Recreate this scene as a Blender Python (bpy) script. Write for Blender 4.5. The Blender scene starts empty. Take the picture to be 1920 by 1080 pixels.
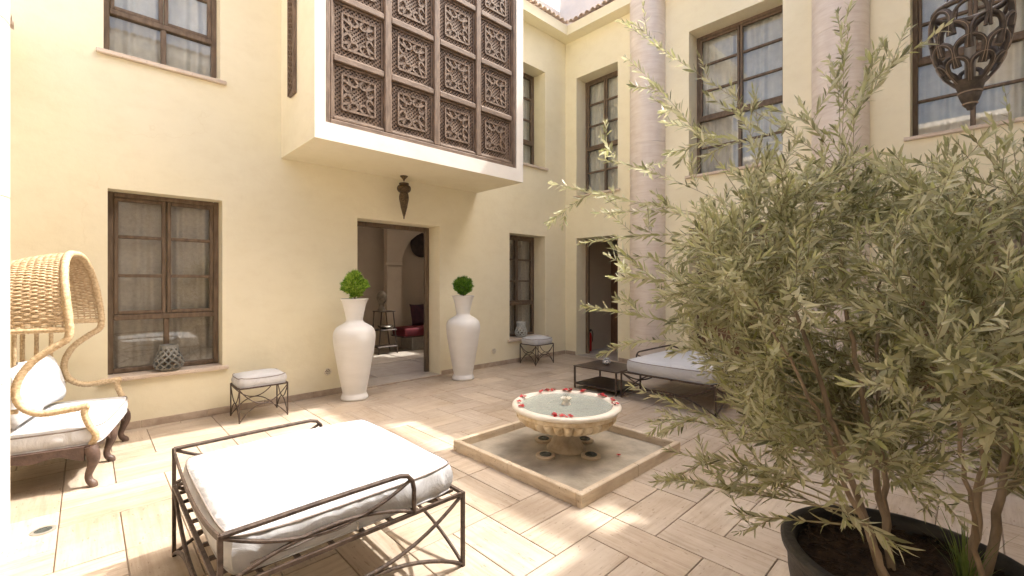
import bpy, bmesh, math, random
import numpy as np
from mathutils import Vector, Matrix
random.seed(7); RNG = np.random.default_rng(7)
R = math.radians; PI = math.pi
SC = bpy.context.scene
COL = SC.collection

# ------------------------------------------------------------------ camera
TH = math.atan2(873.0, 834.5)
CAM = Vector((-7.241, -5.958, 1.5))
FW = Vector((math.cos(TH), math.sin(TH), 0)); RT = Vector((math.sin(TH), -math.cos(TH), 0))
cd = bpy.data.cameras.new('camera'); cam = bpy.data.objects.new('camera', cd); COL.objects.link(cam)
cam.location = CAM
cam.rotation_euler = (PI / 2, 0, TH - PI / 2)
cd.sensor_width = 36; cd.lens = 36 * 834.5 / 1920
cd.shift_y = -11.5 / 1920
cd.clip_start = .05; cd.clip_end = 800
SC.camera = cam

# ------------------------------------------------------------------ sky, sun, exposure
LIGHT = Vector((-1, .30, -1.5)).normalized()
W = bpy.data.worlds.new('World'); SC.world = W; W.use_nodes = True
wn = W.node_tree.nodes; wl = W.node_tree.links
sky = wn.new('ShaderNodeTexSky'); sky.sky_type = 'NISHITA'; sky.sun_disc = False
sky.sun_elevation = math.asin(-LIGHT.z); sky.sun_rotation = math.atan2(-LIGHT.x, -LIGHT.y)
sky.air_density = 1.0; sky.dust_density = 10.0; sky.ozone_density = 1.2; sky.altitude = 0
wl.new(sky.outputs[0], wn['Background'].inputs[0]); wn['Background'].inputs[1].default_value = .15
sd = bpy.data.lights.new('sun', 'SUN'); sun = bpy.data.objects.new('sun', sd); COL.objects.link(sun)
sd.energy = 2.0; sd.angle = R(.6); sd.color = (1, .965, .91)
sun.rotation_euler = LIGHT.to_track_quat('-Z', 'Y').to_euler(); sun.location = (6, -4, 14)
SC.view_settings.view_transform = 'Standard'; SC.view_settings.look = 'None'
SC.view_settings.gamma = 1; SC.view_settings.exposure = 1.72
SC.render.engine = 'CYCLES'
cy = SC.cycles
cy.max_bounces = 10; cy.diffuse_bounces = 6; cy.glossy_bounces = 4; cy.transparent_max_bounces = 12; cy.transmission_bounces = 4
cy.caustics_reflective = False; cy.caustics_refractive = False
cy.use_denoising = True; cy.sample_clamp_indirect = 8

# ------------------------------------------------------------------ materials
MATS = {}
def nmat(name):
    m = bpy.data.materials.new(name); m.use_nodes = True
    nt = m.node_tree; b = nt.nodes['Principled BSDF']
    MATS[name] = m
    return m, nt, b
def pos(nt, scale=(1, 1, 1), src='Position'):
    g = nt.nodes.new('ShaderNodeNewGeometry'); mp = nt.nodes.new('ShaderNodeMapping'); mp.inputs['Scale'].default_value = scale
    nt.links.new(g.outputs['Position'], mp.inputs[0]); return mp.outputs[0]
def noise(nt, vec, scale, detail=4, rough=.55):
    n = nt.nodes.new('ShaderNodeTexNoise'); n.inputs['Scale'].default_value = scale
    n.inputs['Detail'].default_value = detail; n.inputs['Roughness'].default_value = rough
    if vec is not None: nt.links.new(vec, n.inputs['Vector'])
    return n.outputs[0]
def ramp(nt, fac, stops):
    r = nt.nodes.new('ShaderNodeValToRGB'); e = r.color_ramp.elements
    while len(e) < len(stops): e.new(.5)
    for k, (p, c) in enumerate(stops):
        e[k].position = p; e[k].color = (*c, 1) if len(c) == 3 else c
    nt.links.new(fac, r.inputs[0]); return r.outputs[0]
def mixc(nt, a, b, fac, mode='MIX'):
    m = nt.nodes.new('ShaderNodeMix'); m.data_type = 'RGBA'; m.blend_type = mode
    for k, v in ((0, fac), (6, a), (7, b)):
        if isinstance(v, (int, float)): m.inputs[k].default_value = v
        elif isinstance(v, tuple): m.inputs[k].default_value = (*v, 1)
        else: nt.links.new(v, m.inputs[k])
    return m.outputs[2]
def bump(nt, b, h, strength, dist=.01):
    n = nt.nodes.new('ShaderNodeBump'); n.inputs['Strength'].default_value = strength; n.inputs['Distance'].default_value = dist
    nt.links.new(h, n.inputs['Height']); nt.links.new(n.outputs[0], b.inputs['Normal'])
def simple(name, c1, c2, scale=8, rough=.7, bs=.2, bscale=60, metal=0, stretch=(1, 1, 1), detail=5, bd=.01, lo=.35, hi=.65, spec=.5):
    m, nt, b = nmat(name)
    v = pos(nt, stretch)
    nt.links.new(ramp(nt, noise(nt, v, scale, detail), [(lo, c1), (hi, c2)]), b.inputs['Base Color'])
    b.inputs['Roughness'].default_value = rough; b.inputs['Metallic'].default_value = metal
    b.inputs['Specular IOR Level'].default_value = spec
    if bs: bump(nt, b, noise(nt, v, bscale, 4), bs, bd)
    return m

def plaster(name, c1, c2, stain):
    m, nt, b = nmat(name)
    v = pos(nt)
    base = ramp(nt, noise(nt, v, .9, 6, .6), [(.3, c1), (.7, c2)])
    sp = ramp(nt, noise(nt, pos(nt, (1, 1, .35)), 3.5, 8, .7), [(.60, (0, 0, 0)), (.78, (1, 1, 1))])
    sc = nt.nodes.new('ShaderNodeMath'); sc.operation = 'MULTIPLY'; sc.inputs[1].default_value = .13; nt.links.new(sp, sc.inputs[0])
    col = mixc(nt, base, stain, sc.outputs[0])
    tro = ramp(nt, noise(nt, pos(nt, (1, 1, 1.6)), 4.2, 9, .68), [(.34, (.972, .964, .95)), (.5, (1, 1, 1)), (.7, (1.02, 1.02, 1.02))])
    col = mixc(nt, col, tro, 1.0, 'MULTIPLY')
    vo = nt.nodes.new('ShaderNodeTexVoronoi'); vo.feature = 'DISTANCE_TO_EDGE'; vo.inputs['Scale'].default_value = .55
    dn = nt.nodes.new('ShaderNodeVectorMath'); dn.operation = 'MULTIPLY_ADD'; nz = nt.nodes.new('ShaderNodeTexNoise'); nz.inputs['Scale'].default_value = 3.5; nz.inputs['Detail'].default_value = 6
    nt.links.new(v, nz.inputs['Vector']); nt.links.new(nz.outputs['Color'], dn.inputs[0]); dn.inputs[1].default_value = (.5, .5, .5); nt.links.new(v, dn.inputs[2]); nt.links.new(dn.outputs[0], vo.inputs['Vector'])
    cr = ramp(nt, vo.outputs['Distance'], [(.0, (.955, .94, .915)), (.004, (1, 1, 1))])
    msk = ramp(nt, noise(nt, v, .8, 2), [(.52, (0, 0, 0)), (.60, (1, 1, 1))])
    col = mixc(nt, col, mixc(nt, col, cr, 1.0, 'MULTIPLY'), msk)
    nt.links.new(col, b.inputs['Base Color'])
    b.inputs['Roughness'].default_value = .75; b.inputs['Specular IOR Level'].default_value = .3
    a = nt.nodes.new('ShaderNodeMath'); a.operation = 'ADD'
    nt.links.new(noise(nt, v, 5, 3), a.inputs[0]); 
    f = nt.nodes.new('ShaderNodeMath'); f.operation = 'MULTIPLY'; f.inputs[1].default_value = .12; nt.links.new(noise(nt, v, 90, 3), f.inputs[0]); nt.links.new(f.outputs[0], a.inputs[1])
    bump(nt, b, a.outputs[0], .25, .02)
    return m
plaster('plaster', (.81, .75, .55), (.86, .805, .62), (.74, .655, .45))
plaster('plaster_white', (.82, .78, .70), (.86, .83, .77), (.74, .68, .56))
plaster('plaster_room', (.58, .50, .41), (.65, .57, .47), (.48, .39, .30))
plaster('plaster_upper', (.80, .74, .68), (.84, .79, .74), (.70, .60, .54))

def travertine(name, cols, uv=True, rough=.42, pit=.5):
    m, nt, b = nmat(name)
    if uv:
        t = nt.nodes.new('ShaderNodeUVMap'); t.uv_map = 'UVMap'
        oi = nt.nodes.new('ShaderNodeObjectInfo'); g = nt.nodes.new('ShaderNodeNewGeometry')
        ad = nt.nodes.new('ShaderNodeMath'); ad.operation = 'ADD'
        nt.links.new(oi.outputs['Random'], ad.inputs[0]); nt.links.new(g.outputs['Random Per Island'], ad.inputs[1])
        fr = nt.nodes.new('ShaderNodeMath'); fr.operation = 'FRACT'; nt.links.new(ad.outputs[0], fr.inputs[0]); rnd = fr.outputs[0]
        mu = nt.nodes.new('ShaderNodeMath'); mu.operation = 'MULTIPLY'; mu.inputs[1].default_value = 61.7; nt.links.new(ad.outputs[0], mu.inputs[0])
        va = nt.nodes.new('ShaderNodeVectorMath'); va.operation = 'ADD'
        nt.links.new(t.outputs[0], va.inputs[0]); nt.links.new(mu.outputs[0], va.inputs[1]); vec = va.outputs[0]
    else:
        vec = pos(nt); rnd = None
    def mp(s):
        q = nt.nodes.new('ShaderNodeMapping'); q.inputs['Scale'].default_value = s; nt.links.new(vec, q.inputs[0]); return q.outputs[0]
    st = noise(nt, mp((2.2, 34, 34) if uv else (3, 3, 22)), 1, 6, .62)
    col = ramp(nt, st, [(.33, cols[0]), (.48, cols[1]), (.66, cols[2])])
    cl = noise(nt, mp((5, 5, 5)), 1, 5)
    col = mixc(nt, col, cols[3], ramp(nt, cl, [(.45, (0, 0, 0)), (.75, (.55, .55, .55))]))
    pits = noise(nt, mp((22, 75, 75) if uv else (60, 60, 90)), 1, 2, .4)
    pm = ramp(nt, pits, [(.66, (0, 0, 0)), (.73, (1, 1, 1))])
    pk = nt.nodes.new('ShaderNodeMath'); pk.operation = 'MULTIPLY'; pk.inputs[1].default_value = pit; nt.links.new(pm, pk.inputs[0])
    col = mixc(nt, col, (.24, .16, .10), pk.outputs[0])
    if rnd is not None:
        tint = ramp(nt, rnd, [(0, (.82, .79, .75)), (.35, (1, 1, 1)), (.7, (.91, .87, .82)), (1, (1.05, 1.04, 1.01))])
        col = mixc(nt, col, tint, 1.0, 'MULTIPLY')
        wear = ramp(nt, noise(nt, pos(nt), 1.7, 7, .68), [(.36, (.83, .79, .74)), (.56, (1, 1, 1)), (.8, (1.05, 1.04, 1.02))])
        col = mixc(nt, col, wear, 1.0, 'MULTIPLY')
        spk = ramp(nt, noise(nt, pos(nt), 48, 3, .6), [(.66, (1, 1, 1)), (.74, (.72, .66, .58))])
        col = mixc(nt, col, spk, .6, 'MULTIPLY')
    nt.links.new(col, b.inputs['Base Color'])
    rr = nt.nodes.new('ShaderNodeMapRange'); rr.inputs[3].default_value = rough - .12; rr.inputs[4].default_value = rough + .2
    nt.links.new(cl, rr.inputs[0]); nt.links.new(rr.outputs[0], b.inputs['Roughness'])
    inv = nt.nodes.new('ShaderNodeMath'); inv.operation = 'SUBTRACT'; inv.inputs[0].default_value = 0; nt.links.new(pm, inv.inputs[1])
    ad2 = nt.nodes.new('ShaderNodeMath'); ad2.operation = 'MULTIPLY_ADD'; ad2.inputs[1].default_value = .3; nt.links.new(st, ad2.inputs[0]); nt.links.new(inv.outputs[0], ad2.inputs[2])
    bump(nt, b, ad2.outputs[0], .35, .004)
    return m
TR = [(.42, .345, .27), (.505, .43, .35), (.56, .49, .41), (.45, .365, .285)]
travertine('travertine', TR)
travertine('travertine_block', [(.48, .38, .27), (.60, .50, .37), (.67, .58, .45), (.38, .28, .18)], uv=False, pit=.8)
travertine('marble_column', [(.66, .575, .50), (.73, .65, .575), (.78, .71, .64), (.63, .53, .45)], uv=False, rough=.4, pit=.12)
travertine('sill_stone', [(.54, .44, .35), (.64, .54, .44), (.70, .61, .51), (.50, .39, .30)], uv=False, pit=.6)
simple('skirting', (.36, .28, .21), (.50, .41, .32), 9, .6, .3)
simple('grout', (.32, .25, .185), (.40, .32, .245), 20, .9, .3)
simple('inner_floor', (.55, .49, .42), (.62, .56, .49), 6, .22, .05)
simple('inlay', (.09, .07, .055), (.14, .10, .08), 20, .3, 0)
simple('basin_stone', (.72, .66, .55), (.81, .76, .67), 7, .45, .25, 70, lo=.3, hi=.6)
simple('gadroon_stone', (.50, .36, .19), (.78, .69, .53), 11, .5, .3, 60, lo=.32, hi=.6)
simple('pedestal_stone', (.33, .27, .19), (.55, .47, .36), 9, .55, .4, 50)
simple('tray_stone', (.25, .22, .17), (.46, .41, .33), 5, .38, .35, 40, lo=.3, hi=.62)
simple('vase_white', (.72, .715, .69), (.76, .755, .735), 3, .42, .04, 30, stretch=(1, 1, 4))
def fabric(name, c1, c2):
    m, nt, b = nmat(name); v = pos(nt)
    nt.links.new(ramp(nt, noise(nt, v, 3.5, 7, .6), [(.33, c1), (.62, c2)]), b.inputs['Base Color'])
    b.inputs['Roughness'].default_value = .85; b.inputs['Specular IOR Level'].default_value = .2
    b.inputs['Sheen Weight'].default_value = .15
    w = nt.nodes.new('ShaderNodeTexNoise'); w.inputs['Scale'].default_value = 5.5; w.inputs['Detail'].default_value = 5; w.inputs['Distortion'].default_value = 1.6; nt.links.new(v, w.inputs['Vector'])
    a = nt.nodes.new('ShaderNodeMath'); a.operation = 'MULTIPLY_ADD'; a.inputs[1].default_value = .05; nt.links.new(noise(nt, v, 420, 2), a.inputs[0]); nt.links.new(w.outputs[0], a.inputs[2])
    bump(nt, b, a.outputs[0], .55, .03)
fabric('fabric_white', (.50, .505, .52), (.56, .57, .59))
simple('fabric_shade', (.70, .64, .56), (.76, .70, .62), 5, .85, .4, 500, bd=.002)
simple('piping', (.20, .17, .15), (.28, .24, .21), 40, .8, 0)
simple('iron', (.050, .034, .026), (.105, .074, .056), 30, .55, .3, 150, metal=.1, spec=.3)
simple('table_iron', (.060, .042, .034), (.10, .075, .06), 12, .38, .15, 90, metal=.3)
simple('brass_dark', (.06, .042, .025), (.17, .12, .07), 50, .42, .6, 160, metal=.7)
simple('lantern_bronze', (.048, .038, .031), (.115, .090, .072), 22, .5, .35, 80, metal=.3)
simple('lantern_edge', (.24, .18, .13), (.36, .28, .21), 40, .5, 0, metal=.3)
simple('wood_screen', (.125, .082, .054), (.235, .165, .115), 5, .62, .5, 60, stretch=(6, 6, 1.2), bd=.004)
simple('wood_rail', (.125, .082, .054), (.235, .165, .115), 5, .62, .5, 60, stretch=(1.2, 6, 6), bd=.004)
simple('wood_frame', (.105, .070, .042), (.185, .130, .085), 6, .5, .4, 50, stretch=(5, 5, 1))
simple('wood_dark', (.040, .026, .020), (.085, .055, .042), 9, .5, .3, 60)
simple('wood_chair', (.065, .040, .032), (.125, .080, .062), 12, .5, .4, 60)
simple('wood_door', (.13, .065, .032), (.20, .11, .06), 7, .5, .3, 60, stretch=(5, 5, 1))
simple('rattan', (.44, .32, .19), (.66, .52, .34), 45, .62, .5, 240, bd=.003)
simple('rattan_wrap', (.42, .30, .17), (.66, .52, .33), 60, .62, .5, 260, bd=.003)
simple('ceramic_grey', (.17, .175, .165), (.27, .27, .25), 14, .5, .2, 90)
simple('ceramic_pale', (.50, .53, .52), (.62, .64, .62), 14, .35, .1, 90)
simple('clay_black', (.020, .019, .019), (.055, .052, .050), 7, .55, .5, 40, stretch=(1, 1, 3))
simple('mulch', (.018, .010, .006), (.065, .036, .020), 30, .9, .8, 90)
simple('bark', (.20, .145, .095), (.36, .28, .20), 16, .8, .6, 60, stretch=(1, 1, .4))
simple('twig', (.26, .22, .13), (.36, .32, .20), 30, .7, 0)
simple('petal', (.40, .012, .018), (.60, .03, .035), 60, .5, 0)
simple('velvet', (.085, .004, .010), (.13, .008, .016), 12, .85, .3, 200)
simple('velvet_dark', (.030, .008, .018), (.06, .015, .025), 12, .85, .3, 200)
simple('stone_head', (.20, .17, .13), (.32, .28, .22), 16, .7, .4, 60)
simple('silver', (.55, .53, .50), (.68, .66, .62), 16, .25, 0, metal=.9)
simple('metal_box', (.30, .28, .25), (.40, .38, .34), 9, .35, .1, 60, metal=.4)
simple('roof_tile', (.66, .54, .45), (.82, .74, .66), 9, .8, .4, 60)
simple('vent_white', (.66, .60, .48), (.76, .70, .58), 20, .6, 0)
simple('black', (.008, .008, .008), (.015, .014, .013), 20, .4, 0)
simple('red_paint', (.42, .010, .010), (.50, .015, .012), 8, .3, 0)
simple('grass_blade', (.10, .16, .03), (.20, .27, .07), 20, .6, 0)
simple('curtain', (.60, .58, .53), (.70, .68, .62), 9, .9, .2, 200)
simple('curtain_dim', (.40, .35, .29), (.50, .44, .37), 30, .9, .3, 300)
simple('earth', (.30, .24, .17), (.40, .32, .23), .4, .9, .2, 4)
simple('lens', (.05, .055, .05), (.10, .11, .10), 20, .1, 0)

def leafmat(name, stops, trans):
    m, nt, b = nmat(name)
    oi = nt.nodes.new('ShaderNodeObjectInfo'); g = nt.nodes.new('ShaderNodeNewGeometry')
    ad = nt.nodes.new('ShaderNodeMath'); ad.operation = 'ADD'; nt.links.new(oi.outputs['Random'], ad.inputs[0]); nt.links.new(g.outputs['Random Per Island'], ad.inputs[1])
    fr = nt.nodes.new('ShaderNodeMath'); fr.operation = 'FRACT'; nt.links.new(ad.outputs[0], fr.inputs[0])
    c = ramp(nt, fr.outputs[0], stops); nt.links.new(c, b.inputs['Base Color'])
    b.inputs['Roughness'].default_value = .42; b.inputs['Specular IOR Level'].default_value = .5
    t = nt.nodes.new('ShaderNodeBsdfTranslucent'); nt.links.new(c, t.inputs[0])
    mx = nt.nodes.new('ShaderNodeMixShader'); mx.inputs[0].default_value = trans
    nt.links.new(b.outputs[0], mx.inputs[1]); nt.links.new(t.outputs[0], mx.inputs[2]); nt.links.new(mx.outputs[0], nt.nodes['Material Output'].inputs[0])
leafmat('olive_leaf', [(0, (.17, .175, .08)), (.22, (.44, .435, .25)), (.45, (.63, .615, .42)), (.62, (.52, .51, .31)), (.80, (.40, .415, .17)), (1, (.70, .69, .52))], .46)
leafmat('topiary_leaf', [(0, (.10, .24, .018)), (.5, (.25, .45, .04)), (1, (.48, .62, .10))], .3)
leafmat('topiary_leaf_dark', [(0, (.05, .14, .014)), (.5, (.10, .25, .02)), (1, (.20, .36, .04))], .25)

def glassmat(name, ior, tint):
    m, nt, b = nmat(name); nt.nodes.remove(b)
    lw_ = nt.nodes.new('ShaderNodeLayerWeight'); lw_.inputs[0].default_value = .5
    pw = nt.nodes.new('ShaderNodeMath'); pw.operation = 'POWER'; pw.inputs[1].default_value = 4; nt.links.new(lw_.outputs['Facing'], pw.inputs[0])
    f = nt.nodes.new('ShaderNodeMath'); f.operation = 'MULTIPLY_ADD'; f.inputs[1].default_value = .9; f.inputs[2].default_value = ((ior - 1) / (ior + 1)) ** 2; f.use_clamp = True
    nt.links.new(pw.outputs[0], f.inputs[0])
    t = nt.nodes.new('ShaderNodeBsdfTransparent'); t.inputs[0].default_value = (*tint, 1)
    gl = nt.nodes.new('ShaderNodeBsdfGlossy'); gl.inputs['Roughness'].default_value = .01
    mx = nt.nodes.new('ShaderNodeMixShader')
    nt.links.new(f.outputs[0], mx.inputs[0]); nt.links.new(t.outputs[0], mx.inputs[1]); nt.links.new(gl.outputs[0], mx.inputs[2])
    nt.links.new(mx.outputs[0], nt.nodes['Material Output'].inputs[0]); return m
glassmat('glass', 1.75, (.95, .96, .95))
def watermat():
    m, nt, b = nmat('water')
    b.inputs['Base Color'].default_value = (.70, .78, .70, 1); b.inputs['Roughness'].default_value = .6
    v = pos(nt)
    bp = nt.nodes.new('ShaderNodeBump'); bp.inputs['Strength'].default_value = .6; bp.inputs['Distance'].default_value = .02
    nt.links.new(noise(nt, v, 26, 3), bp.inputs['Height'])
    f = nt.nodes.new('ShaderNodeFresnel'); f.inputs[0].default_value = 1.4; nt.links.new(bp.outputs[0], f.inputs[1])
    t = nt.nodes.new('ShaderNodeBsdfTransparent'); t.inputs[0].default_value = (.88, .97, .92, 1)
    m1 = nt.nodes.new('ShaderNodeMixShader'); m1.inputs[0].default_value = .48
    nt.links.new(b.outputs[0], m1.inputs[1]); nt.links.new(t.outputs[0], m1.inputs[2])
    gl = nt.nodes.new('ShaderNodeBsdfGlossy'); gl.inputs['Roughness'].default_value = .04; nt.links.new(bp.outputs[0], gl.inputs['Normal'])
    m2 = nt.nodes.new('ShaderNodeMixShader'); nt.links.new(f.outputs[0], m2.inputs[0]); nt.links.new(m1.outputs[0], m2.inputs[1]); nt.links.new(gl.outputs[0], m2.inputs[2])
    nt.links.new(m2.outputs[0], nt.nodes['Material Output'].inputs[0])
watermat()
def potpattern():
    m, nt, b = nmat('painted_pot'); v = pos(nt, (1, 1, 1))
    w = nt.nodes.new('ShaderNodeTexVoronoi'); w.inputs['Scale'].default_value = 38; nt.links.new(v, w.inputs['Vector'])
    nt.links.new(ramp(nt, w.outputs['Distance'], [(.30, (.62, .62, .60)), (.36, (.05, .06, .10)), (.5, (.05, .06, .10)), (.55, (.62, .62, .60))]), b.inputs['Base Color'])
    b.inputs['Roughness'].default_value = .25
potpattern()

# ------------------------------------------------------------------ mesh helpers
ORG = {}
def V(*a): return Vector(a)
class MB:
    def __init__(s): s.v = []; s.f = []; s.uv = None
    def add(s, vs, fs):
        n = len(s.v); s.v += [tuple(p) for p in vs]; s.f += [tuple(i + n for i in f) for f in fs]; return s
    def box(s, a, b, bev=0, T=None):
        x0, y0, z0 = a; x1, y1, z1 = b
        if bev <= 0:
            vs = [(x, y, z) for x in (x0, x1) for y in (y0, y1) for z in (z0, z1)]
            fs = [(0, 1, 3, 2), (4, 6, 7, 5), (0, 4, 5, 1), (2, 3, 7, 6), (0, 2, 6, 4), (1, 5, 7, 3)]
        else:
            c = [(x0, x1), (y0, y1), (z0, z1)]; vs = []; ix = {}
            for i in (0, 1):
                for j in (0, 1):
                    for k in (0, 1):
                        for ax in range(3):
                            p = [c[0][i], c[1][j], c[2][k]]
                            for q, e in enumerate((i, j, k)):
                                if q != ax: p[q] += bev if e == 0 else -bev
                            ix[(i, j, k, ax)] = len(vs); vs.append(tuple(p))
            fs = []
            for ax in range(3):
                o = [q for q in range(3) if q != ax]
                for e in (0, 1):
                    ring = []
                    for (m, n) in ((0, 0), (1, 0), (1, 1), (0, 1)):
                        t = [0, 0, 0]; t[ax] = e; t[o[0]] = m; t[o[1]] = n; ring.append(ix[(*t, ax)])
                    fs.append(tuple(ring))
            for ax in range(3):
                o = [q for q in range(3) if q != ax]
                for m in (0, 1):
                    for n in (0, 1):
                        t0 = [0, 0, 0]; t0[o[0]] = m; t0[o[1]] = n; t1 = list(t0); t1[ax] = 1
                        fs.append((ix[(*t0, o[0])], ix[(*t0, o[1])], ix[(*t1, o[1])], ix[(*t1, o[0])]))
            for i in (0, 1):
                for j in (0, 1):
                    for k in (0, 1): fs.append((ix[(i, j, k, 0)], ix[(i, j, k, 1)], ix[(i, j, k, 2)]))
        if T: vs = [T(*p) for p in vs]
        return s.add(vs, fs)
    def tube(s, path, r, n=8, closed=False, cap=True, sq=None):
        P = [Vector(p) for p in path]; m = len(P)
        rs = r if isinstance(r, (list, tuple)) else [r] * m
        tang = []
        for i in range(m):
            if closed: t = P[(i + 1) % m] - P[i - 1]
            else: t = P[min(i + 1, m - 1)] - P[max(i - 1, 0)]
            tang.append(t.normalized() if t.length > 1e-9 else Vector((0, 0, 1)))
        up = Vector((0, 0, 1)) if abs(tang[0].z) < .95 else Vector((0, 1, 0))
        vs = []
        for i in range(m):
            t = tang[i]; a = up - t * up.dot(t)
            if a.length < 1e-4: a = t.orthogonal()
            a.normalize(); b = t.cross(a); up = a
            for k in range(n):
                an = 2 * PI * (k + .5) / n
                ra, rb = (rs[i], rs[i]) if sq is None else (sq[0], sq[1])
                vs.append(P[i] + a * math.cos(an) * ra + b * math.sin(an) * rb)
        fs = []
        for i in range(m if closed else m - 1):
            j = (i + 1) % m
            for k in range(n):
                l = (k + 1) % n; fs.append((i * n + k, i * n + l, j * n + l, j * n + k))
        if cap and not closed:
            fs.append(tuple(range(n))[::-1]); fs.append(tuple((m - 1) * n + k for k in range(n)))
        return s.add(vs, fs)
    def bar(s, p, q, w, h=None):
        h = h or w; return s.tube([p, q], 1, 4, sq=(h * .7071, w * .7071))
    def lathe(s, prof, c=(0, 0, 0), n=32, mod=None, closed_top=True):
        vs = []; fs = []
        for i, (r, z) in enumerate(prof):
            for k in range(n):
                a = 2 * PI * k / n; rr = r * (mod(i, a) if mod else 1)
                vs.append((c[0] + rr * math.cos(a), c[1] + rr * math.sin(a), c[2] + z))
        for i in range(len(prof) - 1):
            for k in range(n):
                l = (k + 1) % n; fs.append((i * n + k, i * n + l, (i + 1) * n + l, (i + 1) * n + k))
        fs.append(tuple(range(n))[::-1])
        if closed_top: fs.append(tuple((len(prof) - 1) * n + k for k in range(n)))
        return s.add(vs, fs)
    def grid(s, fn, nu, nv, wrap=False):
        vs = [fn(i / (nu - (0 if wrap else 1)), j / (nv - 1)) for i in range(nu) for j in range(nv)]
        fs = []
        for i in range(nu if wrap else nu - 1):
            for j in range(nv - 1):
                k = (i + 1) % nu; fs.append((i * nv + j, k * nv + j, k * nv + j + 1, i * nv + j + 1))
        return s.add(vs, fs)
    def build(s, name, mat, parent=None, smooth=0, origin=None, kind=None):
        me = bpy.data.meshes.new(name)
        o = Vector(origin) if origin is not None else (ORG[parent.name] if parent else Vector((0, 0, 0)))
        me.from_pydata([(x - o.x, y - o.y, z - o.z) for x, y, z in s.v], [], s.f)
        if s.uv:
            L = me.uv_layers.new(name='UVMap'); L.data.foreach_set('uv', [c for p in s.uv for c in p])
        bm = bmesh.new(); bm.from_mesh(me); bmesh.ops.recalc_face_normals(bm, faces=bm.faces); bm.to_mesh(me); bm.free()
        if smooth:
            me.polygons.foreach_set('use_smooth', [True] * len(me.polygons)); me.set_sharp_from_angle(angle=R(smooth))
        me.materials.append(MATS[mat]); me.update()
        ob = bpy.data.objects.new(name, me); COL.objects.link(ob)
        ORG[ob.name] = o.copy()
        if parent: ob.parent = parent; ob.location = o - ORG[parent.name]
        else: ob.location = o
        if kind: ob['kind'] = kind
        return ob
def thing(name, loc, label, cat, group=None):
    o = bpy.data.objects.new(name, None); COL.objects.link(o); o.location = loc; o.empty_display_size = .1
    ORG[o.name] = Vector(loc); return tag(o, label, cat, group)
def tag(o, label, cat, group=None, kind=None):
    o['label'] = label; o['category'] = cat
    if group: o['group'] = group
    if kind: o['kind'] = kind
    return o
def bez(p, n=12):
    P = [Vector(q) for q in p]; out = []
    for i in range(n + 1):
        t = i / n; Q = P
        while len(Q) > 1: Q = [Q[k].lerp(Q[k + 1], t) for k in range(len(Q) - 1)]
        out.append(Q[0])
    return out
def crom(pts, n=10):
    P = [Vector(p) for p in pts]; P = [P[0] * 2 - P[1]] + P + [P[-1] * 2 - P[-2]]; out = []
    for i in range(1, len(P) - 2):
        a, b, c, d = P[i - 1:i + 3]
        for k in range(n):
            t = k / n
            out.append(.5 * ((2 * b) + (c - a) * t + (2 * a - 5 * b + 4 * c - d) * t * t + (-a + 3 * b - 3 * c + d) * t ** 3))
    out.append(P[-2]); return out
def frame(p0, U, N):
    def T(u, d, z): return (p0[0] + U[0] * u + N[0] * d, p0[1] + U[1] * u + N[1] * d, z)
    return T
FA = frame((0, 0), (1, 0), (0, -1)); FB = frame((0, 0), (0, 1), (-1, 0))
FD = frame((-8, 0), (0, 1), (1, 0)); FC = frame((0, -6.5), (1, 0), (0, 1))

# ------------------------------------------------------------------ ground and courtyard floor
g = MB(); g.add([(-300, -300, -.06), (300, -300, -.06), (300, 300, -.06), (-300, 300, -.06)], [(0, 1, 2, 3)])
o = g.build('ground', 'earth'); o['kind'] = 'structure'
fl = MB(); fl.box((-8, -6.5, -.05), (0, 0, -.012)); floor = fl.build('courtyard_floor', 'grout'); floor['kind'] = 'structure'
PIT = .2835; X0 = -4.814; Y0 = -4.36
ci0, ci1 = int((-8 - X0) / PIT) - 1, int((0 - X0) / PIT) + 1
cj0, cj1 = int((-6.5 - Y0) / PIT) - 1, int((0 - Y0) / PIT) + 1
used = set(); tiles = []
rt = random.Random(21)
for i in range(ci0, ci1 + 1):
    for j in range(cj0, cj1 + 1):
        if (i, j) in used: continue
        want = ((i // 2) + (j // 2)) % 2 if rt.random() < .8 else rt.randrange(2)
        opts = [(1, 0), (0, 1)] if want else [(0, 1), (1, 0)]
        w = (1, 1)
        if rt.random() > .07:
            for (a, b) in opts:
                if (i + a, j + b) not in used: w = (1 + a, 1 + b); break
        for a in range(w[0]):
            for b in range(w[1]): used.add((i + a, j + b))
        x0, x1 = X0 + i * PIT, X0 + (i + w[0]) * PIT; y0, y1 = Y0 + j * PIT, Y0 + (j + w[1]) * PIT
        x0 = max(x0, -8); x1 = min(x1, -.001); y0 = max(y0, -6.5); y1 = min(y1, -.001)
        if x1 - x0 < .03 or y1 - y0 < .03: continue
        if x0 > -4.83 and x1 < -3.5 and y0 > -4.1 and y1 < -2.77: continue
        tiles.append((x0, x1, y0, y1))
def vis(x, y):
    d = Vector((x, y, 0)) - CAM; w = d.dot(FW)
    if w < .3: return 0
    px = 960 + 834.5 * d.dot(RT) / w; py = 528.5 + 834.5 * 1.5 / w
    return 1 / w ** 2 if -60 < px < 1980 and py < 1130 else 0
tiles.sort(key=lambda t: -vis((t[0] + t[1]) / 2, (t[2] + t[3]) / 2) * (t[1] - t[0]) * (t[3] - t[2]))
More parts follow.
